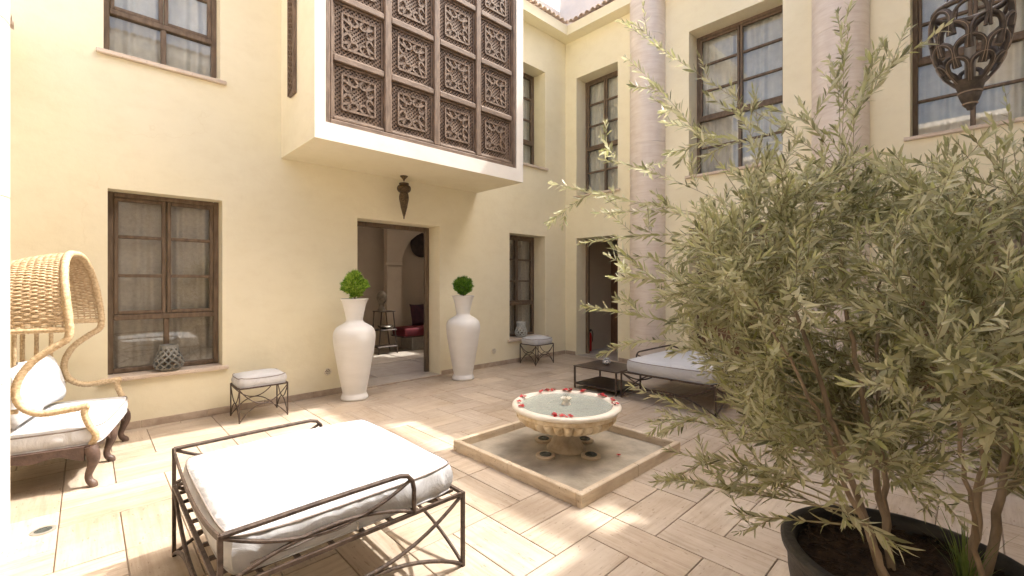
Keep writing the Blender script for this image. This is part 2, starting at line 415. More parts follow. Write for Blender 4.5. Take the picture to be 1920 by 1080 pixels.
def tile_mesh(mb, x0, x1, y0, y1, zt, gap=.0028, bev=.0025):
    n = len(mb.f); mb.box((x0 + gap, y0 + gap, -.012), (x1 - gap, y1 - gap, zt), bev)
    horiz = (x1 - x0) >= (y1 - y0)
    if mb.uv is None: mb.uv = []
    ox, oy = random.random() * 20, random.random() * 20
    for f in mb.f[n:]:
        for vi in f:
            x, y, z = mb.v[vi]; mb.uv.append((x + ox, y + z + oy) if horiz else (y + oy, x + z + ox))
rest = MB()
for k, t in enumerate(tiles):
    zt = random.uniform(-.0012, .0012)
    if k < 300:
        mb = MB(); tile_mesh(mb, *t, zt); c = ((t[0] + t[1]) / 2, (t[2] + t[3]) / 2, 0)
        # recalculating normals keeps loop order, so the stored uv stay valid
        mb.build('tile', 'travertine', floor, origin=c)
    else: tile_mesh(rest, *t, zt)
rest.build('far_tiles', 'travertine', floor, kind='stuff')

# ------------------------------------------------------------------ wings of the house
TW = .45
def wall(mb, T, u0, u1, z0, z1, ops, tw=TW, caps=True):
    us = sorted({u0, u1, *[o[0] for o in ops], *[o[1] for o in ops]}); zs = sorted({z0, z1, *[o[2] for o in ops], *[o[3] for o in ops]})
    def hole(a, b, c, d): return any(o[0] <= a + 1e-6 and b <= o[1] + 1e-6 and o[2] <= c + 1e-6 and d <= o[3] + 1e-6 for o in ops)
    for d in (0, -tw):
        for a, b in zip(us, us[1:]):
            for c, e in zip(zs, zs[1:]):
                if not hole(a, b, c, e): mb.add([T(a, d, c), T(b, d, c), T(b, d, e), T(a, d, e)], [(0, 1, 2, 3)])
    for (a, b, c, e) in ops:
        q = [(a, c), (b, c), (b, e), (a, e)]
        for k in range(4):
            if k == 0 and c <= z0 + 1e-6: continue
            (p, r), (s, t) = q[k], q[(k + 1) % 4]
            mb.add([T(p, 0, r), T(s, 0, t), T(s, -tw, t), T(p, -tw, r)], [(0, 1, 2, 3)])
    if caps: mb.add([T(u0, 0, z1), T(u1, 0, z1), T(u1, -tw, z1), T(u0, -tw, z1)], [(0, 1, 2, 3)])
    return mb

def window(wing, T, u0, u1, z0, z1, rec=.3, up=3, low=2, cur='curtain', lowh=None, detail=True):
    fw = .05; d1 = -rec; d0 = -rec - .07
    m = MB()
    m.box((u0, d0, z0), (u0 + fw, d1, z1), .006, T); m.box((u1 - fw, d0, z0), (u1, d1, z1), .006, T)
    m.box((u0 + fw, d0, z1 - fw), (u1 - fw, d1, z1), .006, T); m.box((u0 + fw, d0, z0), (u1 - fw, d1, z0 + fw), .006, T)
    win = m.build('window', 'wood_frame', wing)
    H = z1 - z0 - 2 * fw; a0, a1 = u0 + fw, u1 - fw; um = (a0 + a1) / 2
    lowz = z0 + fw + (lowh if lowh else H * low / (up + low) * .98)
    tr = .055
    MB().box((a0, d0 - .002, lowz), (a1, d1 + .004, lowz + tr), .006, T).build('transom', 'wood_frame', win)
    for (s0, s1) in ((a0, um - .003), (um + .003, a1)):          # two casements above the transom
        c0, c1 = lowz + tr + .003, z1 - fw - .002; st = .038
        for (p, q) in ((s0 + .002, s0 + st), (s1 - st, s1 - .002)):
            MB().box((p, d0 + .012, c0), (q, d1 - .006, c1), .005, T).build('stile', 'wood_frame', win)
        n = up; hh = (c1 - c0)
        for k in range(n + 1):
            zc = c0 + hh * k / n; w = .034 if 0 < k < n else .038
            zz = (zc, zc + w) if k == 0 else ((zc - w, zc) if k == n else (zc - w / 2, zc + w / 2))
            MB().box((s0 + st, d0 + .014, zz[0]), (s1 - st, d1 - .009, zz[1]), .005, T).build('muntin', 'wood_frame', win)
        for k in range(n):
            za, zb = c0 + hh * k / n + .015, c0 + hh * (k + 1) / n - .015
            MB().box((s0 + st - .006, d0 + .028, za), (s1 - st + .006, d0 + .032, zb), 0, T).build('pane', 'glass', win)
    nl = max(1, low)
    MB().box((um - .024, d0 + .004, z0 + fw), (um + .024, d1 - .003, lowz), .006, T).build('mullion', 'wood_frame', win)
    for (s0, s1) in ((a0, um - .024), (um + .024, a1)):
        for k in range(nl):
            za, zb = z0 + fw + (lowz - z0 - fw) * k / nl, z0 + fw + (lowz - z0 - fw) * (k + 1) / nl
            if k: MB().box((s0, d0 + .014, za - .016), (s1, d1 - .009, za + .016), .005, T).build('muntin', 'wood_frame', win)
            MB().box((s0 - .004, d0 + .028, za + .002), (s1 + .004, d0 + .032, zb - .002), 0, T).build('pane', 'glass', win)
    # stone sill in two butted lengths
    s = MB(); s.box((u0 - .0, d1 - .0, z0 - .045), (u1 + .0, -.001, z0 - .002), 0, T); s.box((u0 - .055, .002, z0 - .045), (u1 + .055, .045, z0 - .002), .006, T)
    s.build('sill', 'sill_stone', win)
    # gathered curtain
    ph = random.uniform(0, 6)
    def cf(a, b):
        u = u0 + (u1 - u0) * a; amp = .016 + .010 * math.sin(3.1 * a * 7 + ph)
        return T(u, -rec - .118 + amp * math.sin(a * (u1 - u0) * 52 + ph + .7 * math.sin(a * 9 + ph) + .4 * b), z0 + (z1 - z0) * b)
    MB().grid(cf, int(90 * (u1 - u0)) + 10, 5).build('curtain', cur, win, smooth=60)
    bk = MB(); bk.box((u0 - .1, -TW - 1.0, z0 - .1), (u1 + .1, -TW - .002, z1 + .1), 0, T)
    bk.f = [f for f in bk.f if not all(abs(Vector(bk.v[i]).dot(Vector(T(0, 1, 0)) - Vector(T(0, 0, 0))) - Vector(T(0, -TW - .002, 0)).dot(Vector(T(0, 1, 0)) - Vector(T(0, 0, 0)))) < 1e-4 for i in f)]
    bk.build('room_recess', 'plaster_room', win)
    return win

def roof_row(wing, T, u0, u1, n, roof, single=True, ru=.062, z0=6.652):
    # barrel tiles: one course of covers at the eave and two above it
    L = .42
    def tile(mb, u, row):
        zz = z0 + row * .105; dd = .30 - row * .30 if T is not FC else .70 - row * .30
        def fn(a, b):
            an = PI * a; r = ru * (1 - .12 * b)
            return T(u + r * math.cos(an), dd - (dd and 0) - L * b * .93, zz + .02 + L * b * .36 + r * math.sin(an) * .9)
        def fi(a, b):
            an = PI * a; r = (ru - .012) * (1 - .12 * b)
            return T(u + r * math.cos(an), dd - L * b * .93, zz + .02 + L * b * .36 + r * math.sin(an) * .9)
        k = len(mb.v); mb.grid(fn, 9, 2); mb.grid(fi, 9, 2)
        for i in range(8): mb.f.append((k + i * 2, k + (i + 1) * 2, k + 18 + (i + 1) * 2, k + 18 + i * 2))
        return mb
    st = MB(); cnt = 0
    N = int((u1 - u0) / .131)
    for k in range(N):
        u = u1 - .07 - k * .131 + random.uniform(-.006, .006)
        for row in range(3):
            if single and row < 2 and k < n:
                tile(MB(), u, row).build('roof_tile', 'roof_tile', roof, smooth=40)
            else: tile(st, u, row)
    st.build('roof_tiles', 'roof_tile', roof, smooth=40, kind='stuff')

def skirting(wing, T, segs):
    for (a, b) in segs:
        n = max(1, round((b - a) / .62)); st = (b - a) / n
        for k in range(n):
            MB().box((a + k * st + .0015, .002, .0), (a + (k + 1) * st - .0015, .016, .075), .003, T).build('skirting_slab', 'skirting', wing)

# ---- wing with the carved bay
wa = thing('courtyard_wing', (0, 0, 0), 'pale yellow plastered wing with the carved wooden bay and the open doorway', 'building', 'wings round the courtyard')
opsA = [(-7.09, -6.12, .505, 2.43), (-7.12, -6.14, 3.745, 5.68), (-4.52, -3.15, 0, 2.39), (-1.61, -.63, .395, 2.405), (-1.61, -.63, 3.715, 5.68)]
wall(MB(), FA, -8.45, .45, -.05, 6.46, opsA).build('wall', 'plaster', wa)
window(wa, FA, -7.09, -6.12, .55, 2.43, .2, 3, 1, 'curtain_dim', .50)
window(wa, FA, -7.12, -6.14, 3.79, 5.68, .2, 3, 1, 'curtain', .42)
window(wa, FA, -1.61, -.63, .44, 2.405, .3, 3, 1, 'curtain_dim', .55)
window(wa, FA, -1.61, -.63, 3.76, 5.68, .3, 3, 1, 'curtain', .45)
skirting(wa, FA, [(-7.98, -4.55), (-3.12, -.02)])
MB().box((-8.45, -TW, 6.462), (.45, .255, 6.65), 0, FA).build('cornice', 'plaster', wa)
rf = MB().add([FA(-8.45, .24, 6.653), FA(.45, .24, 6.653), FA(.45, -1.0, 7.05), FA(-8.45, -1.0, 7.05)], [(0, 1, 2, 3)]).build('roof', 'roof_tile', wa)
roof_row(wa, FA, -2.4, -.24, 16, rf)
MB().box((-9, -1.25, 6.6), (1.15, -1.0, 8.0), 0, FA).build('upper_storey', 'plaster_upper', wa)
# doorway: frame, threshold
dfm = MB(); dfm.box((-4.52, -.36, 0.004), (-4.45, -.30, 2.388), .005, FA); dfm.box((-3.22, -.36, .004), (-3.152, -.30, 2.388), .005, FA); dfm.box((-4.45, -.36, 2.32), (-3.22, -.30, 2.388), .005, FA)
dfm.build('door_frame', 'wood_frame', wa)
MB().box((-4.518, -.45, -.03), (-3.152, -.001, .022), 0, FA).build('threshold', 'inner_floor', wa)
MB().box((-4.55, .002, -.02), (-3.12, .03, .018), .004, FA).build('threshold_edge', 'skirting', wa)
# room seen through the doorway
rm = MB()
x0, x1, y0, y1, zc = -5.2, -.26, .45, 3.5, 2.95
rm.add([(x0, y1, 0), (x1, y1, 0), (x1, y1, zc), (x0, y1, zc)], [(0, 1, 2, 3)])
rm.add([(x0, y0, 0), (x0, y1, 0), (x0, y1, zc), (x0, y0, zc)], [(0, 1, 2, 3)])
rm.add([(x1, y0, 0), (x1, y1, 0), (x1, y1, zc), (x1, y0, zc)], [(0, 1, 2, 3)])
for (a, b, c, d) in ((x0, x1, y0, 1.30), (x0, x1, 1.98, y1), (x0, -5.1, 1.30, 1.98), (-.3, x1, 1.30, 1.98)):
    rm.add([(a, c, zc), (b, c, zc), (b, d, zc), (a, d, zc)], [(0, 1, 2, 3)])
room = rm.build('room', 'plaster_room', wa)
lw = MB()  # unseen ceiling opening added to bring skylight into the room
for (a, b, c, d) in ((-5.1, -.3, 1.30, 1.30), (-5.1, -.3, 1.98, 1.98), (-5.1, -5.1, 1.30, 1.98), (-.3, -.3, 1.30, 1.98)):
    lw.add([(a, c, zc), (b, d, zc), (b, d, 3.05), (a, c, 3.05)], [(0, 1, 2, 3)])
lw.build('added_light_well', 'plaster_white', wa)
rfl = MB()
for i in range(4):
    for j in range(3):
        a, b = -5.2 + i * 1.2, -5.2 + (i + 1) * 1.2; c, d = .45 + j * 1.017, .45 + (j + 1) * 1.017
        MB().box((a + .022, c + .022, -.02), (b - .022, d - .022, .021), 0).build('slab', 'inner_floor', room)
MB().box((-5.2, .451, -.04), (-.26, 3.5, .016)).build('inlay_strip', 'inlay', room)
# arched niche pier at the back of the room
def arch_wall():
    m = MB(); yb = 3.05; cx, r, zs = -1.22, .87, 1.85
    pts = [(cx - r, 0)] + [(cx - r * math.cos(PI * k / 16), zs + r * math.sin(PI * k / 16)) for k in range(17)] + [(cx + r, 0)]
    top = 2.94
    for y in (yb, yb + .18):
        for (a, za), (b, zb) in zip(pts[1:-1], pts[2:-1]):
            m.add([(a, y, za), (b, y, zb), (b, y, top), (a, y, top)], [(0, 1, 2, 3)])
        m.add([(-2.44, y, 0), (cx - r, y, 0), (cx - r, y, top), (-2.44, y, top)], [(0, 1, 2, 3)])
        m.add([(cx + r, y, 0), (-.262, y, 0), (-.262, y, top), (cx + r, y, top)], [(0, 1, 2, 3)])
    for (a, za), (b, zb) in zip(pts, pts[1:]):
        m.add([(a, yb, za), (b, yb, zb), (b, yb + .18, zb), (a, yb + .18, za)], [(0, 1, 2, 3)])
    m.add([(-2.42, yb, 0), (-2.42, yb + .18, 0), (-2.42, yb + .18, top), (-2.42, yb, top)], [(0, 1, 2, 3)])
    return m
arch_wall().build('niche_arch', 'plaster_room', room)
MB().box((-2.50, 2.99, 1.87), (-2.10, 3.048, 1.93), .006).build('impost', 'plaster_room', room)

# ---- the projecting bay
BX0, BX1, BY, BZ0, BZ1 = -5.5, -2.38, -1.12, 3.03, 7.25  # unseen top and eave raised past the roofline to shade the wall
sx0, sx1, sz0, sz1 = -5.385, -2.52, 3.222, 6.10
bay = MB()
bay.add([(BX0, BY, BZ0), (BX1, BY, BZ0), (BX1, -.001, BZ0), (BX0, -.001, BZ0)], [(0, 1, 2, 3)])
for x in (BX0, BX1): bay.add([(x, BY, BZ0), (x, -.001, BZ0), (x, -.001, BZ1), (x, BY, BZ1)], [(0, 1, 2, 3)])
bay.add([(BX0, BY, BZ1), (BX1, BY, BZ1), (BX1, -.001, BZ1), (BX0, -.001, BZ1)], [(0, 1, 2, 3)])
bayo = bay.build('bay', 'plaster', wa)
bf = MB(); T2 = frame((0, BY), (1, 0), (0, -1))
wall(bf, T2, BX0, BX1, BZ0, BZ1, [(sx0, sx1, sz0, sz1)], tw=.12, caps=False)
bf.v = [(x, y - .001, z) for x, y, z in bf.v]
bf.build('bay_front', 'plaster_white', bayo)
MB().box((BX0 - .28, BY - .28, BZ1 + .002), (BX1 + .28, 0.9, BZ1 + .16)).build('bay_eave', 'plaster', bayo)
bi = MB(); bi.box((sx0 - .02, BY + .14, sz0 - .02), (sx1 + .02, -.05, sz1 + .02)); bi.f = [f for f in bi.f if not all(abs(bi.v[i][1] - (BY + .14)) < 1e-5 for i in f)]
bi.build('bay_interior', 'wood_dark', bayo)  # dark lining stands in for the unlit depth behind the lattice
# carved screen: outer frame, stiles, rails, panels
SY = BY + .012
cxs = [-5.291 + .6965 * k for k in range(4)]; zsr = [3.318 + .683 * k for k in range(4)]; PW = .607
MB().box((sx0, SY, sz0), (sx0 + .055, SY + .09, sz1), .008).build('frame_post', 'wood_screen', bayo)
MB().box((sx1 - .055, SY, sz0), (sx1, SY + .09, sz1), .008).build('frame_post', 'wood_screen', bayo)
MB().box((sx0 + .055, SY, sz0), (sx1 - .055, SY + .09, sz0 + .055), .008).build('frame_rail', 'wood_rail', bayo)
MB().box((sx0 + .055, SY, sz1 - .055), (sx1 - .055, SY + .09, sz1), .008).build('frame_rail', 'wood_rail', bayo)
edges = [sx0 + .055] + [c for cx in cxs for c in (cx, cx + PW)] + [sx1 - .055]
for k in range(5):
    a, b = edges[2 * k], edges[2 * k + 1]; dy = .012 if k in (0, 4) else .003
    MB().box((a + .001, SY + dy, sz0 + .056), (b, SY + .085, sz1 - .056), .010).build('stile', 'wood_screen', bayo)
zed = [sz0 + .056] + [c for z in zsr for c in (z, z + PW)] + [sz1 - .056]
for k in range(5):
    for cx in cxs:
        MB().box((cx + .0005, SY + .010, zed[2 * k] + .001), (cx + PW - .0005, SY + .085, zed[2 * k + 1]), .010).build('rail', 'wood_rail', bayo)
def panel_mesh():
    m = MB(); h = PW / 2
    # sunk moulding
    for (a, b, c, d) in ((-h, h, -h, -h + .028), (-h, h, h - .028, h), (-h, -h + .028, -h + .028, h - .028), (h - .028, h, -h + .028, h - .028)):
        m.box((a + .001, .045, c + .001), (b - .001, .08, d - .001), .004)
    q = h - .03; p = .0485
    # turned lattice, two crossing sets of bars
    n = int(2 * q / p) + 1
    for s in (1, -1):
        for k in range(-n, n + 1):
            c = k * p
            x0 = max(-q, -q + c) if s > 0 else max(-q, c - q); x1 = min(q, q + c)
            if x1 - x0 < .02: continue
            y = .062 if s > 0 else .066
            if s > 0: m.bar((x0, y, x0 - c), (x1, y, x1 - c), .0135, .016)
            else: m.bar((x0, y, -(x0 - c)), (x1, y, -(x1 - c)), .0135, .016)
    def strap(P, w=.017, closed=True):
        for i in range(len(P) if closed else len(P) - 1):
            a, b = P[i], P[(i + 1) % len(P)]
            m.bar((a[0], .048, a[1]), (b[0], .048, b[1]), w, .026)
    s = .195
    strap([(-s, -s), (s, -s), (s, s), (-s, s)], .020)
    r1, r2 = .135, .098
    star = [((r1 if k % 2 == 0 else r2) * math.cos(PI / 8 * k + PI / 2), (r1 if k % 2 == 0 else r2) * math.sin(PI / 8 * k + PI / 2)) for k in range(16)]
    star = [((.132 if k % 2 == 0 else .100) * math.cos(PI * k / 8), (.132 if k % 2 == 0 else .100) * math.sin(PI * k / 8)) for k in range(16)]
    strap(star, .015)
    for k in range(4):
        a = PI / 2 * k; ca, sa = math.cos(a), math.sin(a)
        rot = lambda x, z: (x * ca - z * sa, x * sa + z * ca)
        strap([rot(.128, 0), rot(s, .065)], .014, False); strap([rot(.128, 0), rot(s, -.065)], .014, False)
        strap([rot(.094, .094), rot(.13, .165), rot(.13, s)], .013, False); strap([rot(.094, .094), rot(.165, .13), rot(s, .13)], .013, False)
    return m
pm = None
for cx in cxs:
    for z in zsr:
        org = (cx + PW / 2, SY, z + PW / 2)
        if pm is None:
            mb = panel_mesh(); mb.v = [(x + org[0], y + org[1], zz + org[2]) for x, y, zz in mb.v]
            pob = mb.build('lattice_panel', 'wood_screen', bayo, origin=org); pm = pob.data
        else:
            pob = bpy.data.objects.new('lattice_panel', pm); COL.objects.link(pob); pob.parent = bayo; pob.location = Vector(org)
# narrow carved strip on the side of the bay
st = MB(); st.box((BX0 - .03, -.575, 3.66), (BX0 - .002, -.37, 6.1), .006)
sso = st.build('side_screen', 'wood_screen', bayo)
sl = MB()
for k in range(38):
    z = 3.70 + k * .063
    sl.bar((BX0 - .036, -.545, z), (BX0 - .036, -.40, z + .062), .016, .012); sl.bar((BX0 - .036, -.40, z), (BX0 - .036, -.545, z + .062), .016, .012)
sl.box((BX0 - .044, -.572, 3.665), (BX0 - .03, -.55, 6.09), .003); sl.box((BX0 - .044, -.395, 3.665), (BX0 - .03, -.373, 6.09), .003)
sl.build('side_lattice', 'wood_screen', bayo)

# ---- wing on the right with the half columns
wb = thing('courtyard_wing', (0, -3, 0), 'pale yellow plastered wing with stone half columns and tall upstairs windows', 'building', 'wings round the courtyard')
opsB = [(-1.27, -.29, 0, 2.39), (-1.27, -.29, 3.215, 5.66), (-4.02, -2.64, 0, 2.39), (-4.02, -2.64, 3.215, 5.66), (-6.45, -5.39, 3.215, 5.66), (-6.45, -5.39, 0, 2.39)]
wall(MB(), FB, -6.5, -.001, -.05, 6.46, opsB).build('wall', 'plaster', wb)
window(wb, FB, -1.27, -.29, 3.26, 5.66, .3, 3, 2); window(wb, FB, -4.02, -2.64, 3.26, 5.66, .3, 3, 2); window(wb, FB, -6.45, -5.39, 3.26, 5.66, .3, 3, 2)
skirting(wb, FB, [(-.27, -.02), (-1.60, -1.29), (-2.62, -2.25), (-4.38, -4.04), (-5.37, -5.03)])
MB().box((-5.849, -TW, 6.462), (-.256, .255, 6.65), 0, FB).build('cornice', 'plaster', wb)
rfb = MB().add([FB(-5.85, .24, 6.653), FB(-.24, .24, 6.653), FB(.9, -1.0, 7.05), FB(-7.2, -1.0, 7.05)], [(0, 1, 2, 3)]).build('roof', 'roof_tile', wb)
roof_row(wb, FB, -2.6, -.30, 14, rfb)
# terrace wall above; height and two openings shaped for courtyard shadow and sun patches
wall(MB(), frame((1.0, 0), (0, 1), (-1, 0)), -9, -.001 + 1.0, 6.6, 9.375, [(-4.5, -3.46, 8.15, 9.22), (-6.5, -5.95, 8.15, 9.22)], tw=.15).build('terrace_wall', 'plaster_upper', wb)
def column(wing, c, r, z0, z1, label=None):
    zs = [z0]; rr = random.Random(int(c[1] * 100))
    while zs[-1] < z1 - .9: zs.append(zs[-1] + rr.uniform(.85, 1.05))
    zs[-1] = min(zs[-1], z1); zs.append(z1)
    for a, b in zip(zs, zs[1:]):
        if b - a < .05: continue
        MB().lathe([(r - .004, a + .001), (r, a + .005), (r, b - .005), (r - .004, b - .001)], (c[0], c[1], 0), 40).build('column_drum', 'marble_column', wing, smooth=40)
column(wb, (-.05, -1.92), .31, .09, 6.46); column(wb, (-.05, -4.70), .31, .09, 6.46)
for y in (-1.92, -4.70): MB().lathe([(.345, 0), (.345, .05), (.33, .075), (.315, .09)], (-.05, y, 0), 40).build('column_base', 'marble_column', wb, smooth=40)
# passage behind the first door of this wing
ps = MB()
for q in ([(.45, -.1, 0), (2.6, -.1, 0), (2.6, -.1, 2.7), (.45, -.1, 2.7)], [(.45, -1.8, 0), (2.6, -1.8, 0), (2.6, -1.8, 2.7), (.45, -1.8, 2.7)],
          [(2.6, -1.8, 0), (2.6, -.1, 0), (2.6, -.1, 2.7), (2.6, -1.8, 2.7)], [(.45, -1.8, 2.7), (2.6, -1.8, 2.7), (2.6, -.1, 2.7), (.45, -.1, 2.7)]):
    ps.add(q, [(0, 1, 2, 3)])
pso = ps.build('passage', 'plaster_room', wb)
MB().box((0.0, -1.9, -.03), (2.6, .0, .006)).build('passage_floor', 'inner_floor', pso)
MB().box((1.45, -.62, .01), (1.75, -.50, 2.2), .01).build('pier', 'plaster', pso)
MB().box((1.50, -.48, .01), (1.55, -.11, 2.12), .006).build('door_leaf', 'wood_door', pso)
fb = MB(); fb.box((-1.268, -.36, .008), (-1.20, -.30, 2.388), .005, FB); fb.box((-.36, -.36, .008), (-.292, -.30, 2.388), .005, FB); fb.box((-1.20, -.36, 2.32), (-.36, -.30, 2.388), .005, FB)
fb.build('door_frame', 'wood_frame', wb)
def double_door(wing, T, u0, u1, leaf='wood_door'):
    m = MB(); m.box((u0, -.38, .004), (u0 + .07, -.30, 2.388), .005, T); m.box((u1 - .07, -.38, .004), (u1, -.30, 2.388), .005, T); m.box((u0 + .07, -.38, 2.32), (u1 - .07, -.30, 2.388), .005, T)
    f = m.build('door_frame', 'wood_frame', wing); um = (u0 + u1) / 2
    for (a, b) in ((u0 + .072, um - .003), (um + .003, u1 - .072)):
        for (p, q, r, s) in ((a, a + .09, .01, 2.315), (b - .09, b, .01, 2.315), (a + .09, b - .09, .01, .12), (a + .09, b - .09, .85, .95), (a + .09, b - .09, 2.22, 2.315)):
            MB().box((p + .001, -.365, r), (q - .001, -.32, s), .005, T).build('door_rail', leaf, f)
        MB().box((a + .085, -.35, .115), (b - .085, -.338, .855), .0, T).build('door_panel', leaf, f)
        MB().box((a + .085, -.345, .945), (b - .085, -.340, 2.225), 0, T).build('pane', 'glass', f)
    bk = MB(); bk.add([T(u0, -1.2, 0), T(u1, -1.2, 0), T(u1, -1.2, 2.4), T(u0, -1.2, 2.4)], [(0, 1, 2, 3)]); bk.add([T(u0, -TW, 2.4), T(u1, -TW, 2.4), T(u1, -1.2, 2.4), T(u0, -1.2, 2.4)], [(0, 1, 2, 3)])
    for u in (u0, u1): bk.add([T(u, -TW, 0), T(u, -1.2, 0), T(u, -1.2, 2.4), T(u, -TW, 2.4)], [(0, 1, 2, 3)])
    bk.build('room_recess', 'plaster_room', f)
double_door(wb, FB, -4.02, -2.64); double_door(wb, FB, -6.45, -5.39)

# ---- the two wings beside and behind the camera, seen in the panes
wd = thing('courtyard_wing', (-8, -3, 0), 'sunlit gallery wing, kept low to let in skylight, with the round white marble column at the left edge', 'building', 'wings round the courtyard')
wall(MB(), FD, -6.5, -.001, -.05, 3.5, [(-6.3, -.25, -.05, 2.9)]).build('wall', 'plaster_white', wd)  # wing lowered to one storey so more skylight reaches the courtyard
gal = MB()      # unseen open gallery behind the columns, added to cut bounced sunlight
for q in ([(-10.6, -6.3, 0), (-10.6, -.25, 0), (-10.6, -.25, 2.9), (-10.6, -6.3, 2.9)], [(-8.45, -6.3, 0), (-10.6, -6.3, 0), (-10.6, -6.3, 2.9), (-8.45, -6.3, 2.9)], [(-8.45, -.25, 0), (-10.6, -.25, 0), (-10.6, -.25, 2.9), (-8.45, -.25, 2.9)], [(-8.45, -6.3, 2.9), (-10.6, -6.3, 2.9), (-10.6, -.25, 2.9), (-8.45, -.25, 2.9)]): gal.add(q, [(0, 1, 2, 3)])
gal.build('gallery', 'plaster', wd)
MB().box((-10.6, -6.3, -.05), (-8.001, -.25, -.004)).build('gallery_floor', 'inner_floor', wd)
MB().box((-6.499, -TW, 3.502), (-.002, .255, 3.69), 0, FD).build('cornice', 'plaster', wd)
rfd = MB().add([FD(-6.49, .24, 3.693), FD(-.01, .24, 3.693), FD(-.01, -2.6, 4.7), FD(-6.49, -2.6, 4.7)], [(0, 1, 2, 3)]).build('roof', 'roof_tile', wd)
roof_row(wd, FD, -6.4, -.10, 0, rfd, False, z0=3.692)
MB().box((-9, -6.3, 3.0), (1.5, -6.0, 7.0), 0, FD).build('set_back_storey', 'plaster_upper', wd)
MB().box((-9, -6.4, 7.002), (1.5, -5.7, 7.16), 0, FD).build('set_back_cornice', 'plaster_white', wd)
column(wd, (-7.858, -2.12), .30, .0, 3.501); column(wd, (-7.865, -4.90), .30, .0, 3.501)
wc = thing('courtyard_wing', (-4, -6.5, 0), 'shaded wing with the tiled eave mirrored in the upstairs panes', 'building', 'wings round the courtyard')
wall(MB(), FC, -8.45, .45, -.05, 6.46, [(-6.5, -5.2, 3.215, 5.66), (-3.0, -1.7, 3.215, 5.66)]).build('wall', 'plaster_white', wc)
window(wc, FC, -6.5, -5.2, 3.26, 5.66, .3, 3, 2); window(wc, FC, -3.0, -1.7, 3.26, 5.66, .3, 3, 2)
MB().box((-8.45, -TW, 6.462), (.45, .65, 6.65), 0, FC).build('cornice', 'plaster_white', wc)
rfc = MB().add([FC(-8.45, .64, 6.653), FC(.45, .64, 6.653), FC(.45, -1.0, 7.2), FC(-8.45, -1.0, 7.2)], [(0, 1, 2, 3)]).build('roof', 'roof_tile', wc)
roof_row(wc, FC, -8.0, -.3, 0, rfc, False)
MB().box((-9, -1.25, 6.6), (1.15, -1.0, 7.4), 0, FC).build('upper_storey', 'plaster_upper', wc)

# ------------------------------------------------------------------ soft furnishing helper
def cushion(name, mat, parent, x0, x1, y0, y1, z0, z1, T=None, crown=.03, pipe=True, seed=0, puff=.012, nx=26, ny=26, rc=.05):
    rr = random.Random(seed); p1, p2, p3 = [rr.uniform(0, 6) for _ in range(3)]
    hx, hy = (x1 - x0) / 2, (y1 - y0) / 2; cx, cyy = (x0 + x1) / 2, (y0 + y1) / 2
    def sh(a, b):       # rounded-rectangle remap of the unit square
        u, v = 2 * a - 1, 2 * b - 1
        k = min(1, (abs(u) ** 12 + abs(v) ** 12)); s = 1 - rc * (abs(u) * abs(v)) ** 6
        return u * s, v * s
    def dz(u, v): return crown * (1 - u ** 2) ** .5 * (1 - v ** 2) ** .5 if abs(u) < 1 and abs(v) < 1 else 0
    def top(a, b):
        u, v = sh(a, b); w = .006 * math.sin(u * 4 + p1) * math.sin(v * 3.3 + p2) + .0028 * math.sin(u * 13 + p3) * math.sin(v * 11 + p1)
        e = max(abs(u), abs(v)); edge = .010 * max(0, (e - .9) / .1) ** 2
        return (cx + hx * u, cyy + hy * v, z1 + dz(u, v) + w * (1 - e ** 4) - edge)
    def bot(a, b):
        u, v = sh(a, b); return (cx + hx * u, cyy + hy * v, z0)
    m = MB(); tf = T or (lambda x, y, z: (x, y, z))
    m.grid(lambda a, b: tf(*top(a, b)), nx, ny); m.grid(lambda a, b: tf(*bot(a, b)), nx, ny)
    ring = [(i / (nx - 1), 0) for i in range(nx)] + [(1, j / (ny - 1)) for j in range(1, ny)] + [(1 - i / (nx - 1), 1) for i in range(1, nx)] + [(0, 1 - j / (ny - 1)) for j in range(1, ny - 1)]
    N = len(ring); K = 6; vs = []
    for t in range(K + 1):
        f = t / K
        for k, (a, b) in enumerate(ring):
            P0, P1 = bot(a, b), top(a, b); u, v = sh(a, b)
            bul = 1 + puff / hx * math.sin(PI * f) + .006 / hx * math.sin(k * 1.7 + p2 + 2 * math.sin(k * .37)) * math.sin(PI * f)
            vs.append(tf(cx + (P0[0] - cx) * bul, cyy + (P0[1] - cyy) * bul, P0[2] + (P1[2] - P0[2]) * f))
    fs = [(t * N + k, t * N + (k + 1) % N, (t + 1) * N + (k + 1) % N, (t + 1) * N + k) for t in range(K) for k in range(N)]
    m.add(vs, fs)
    bmn = m.build(name, mat, parent, smooth=50)
    # weld the seams
    bm = bmesh.new(); bm.from_mesh(bmn.data); bmesh.ops.remove_doubles(bm, verts=bm.verts, dist=.0008); bmesh.ops.recalc_face_normals(bm, faces=bm.faces); bm.to_mesh(bmn.data); bm.free()
    if pipe:
        for f, nm in ((top, 'top'), (bot, 'bot')):
            pts = [tf(*f(a, b)) for a, b in ring]
            MB().tube(pts, .0045, 6, closed=True).build('piping', 'piping' if nm == 'top' else mat, bmn, smooth=60)
    return bmn

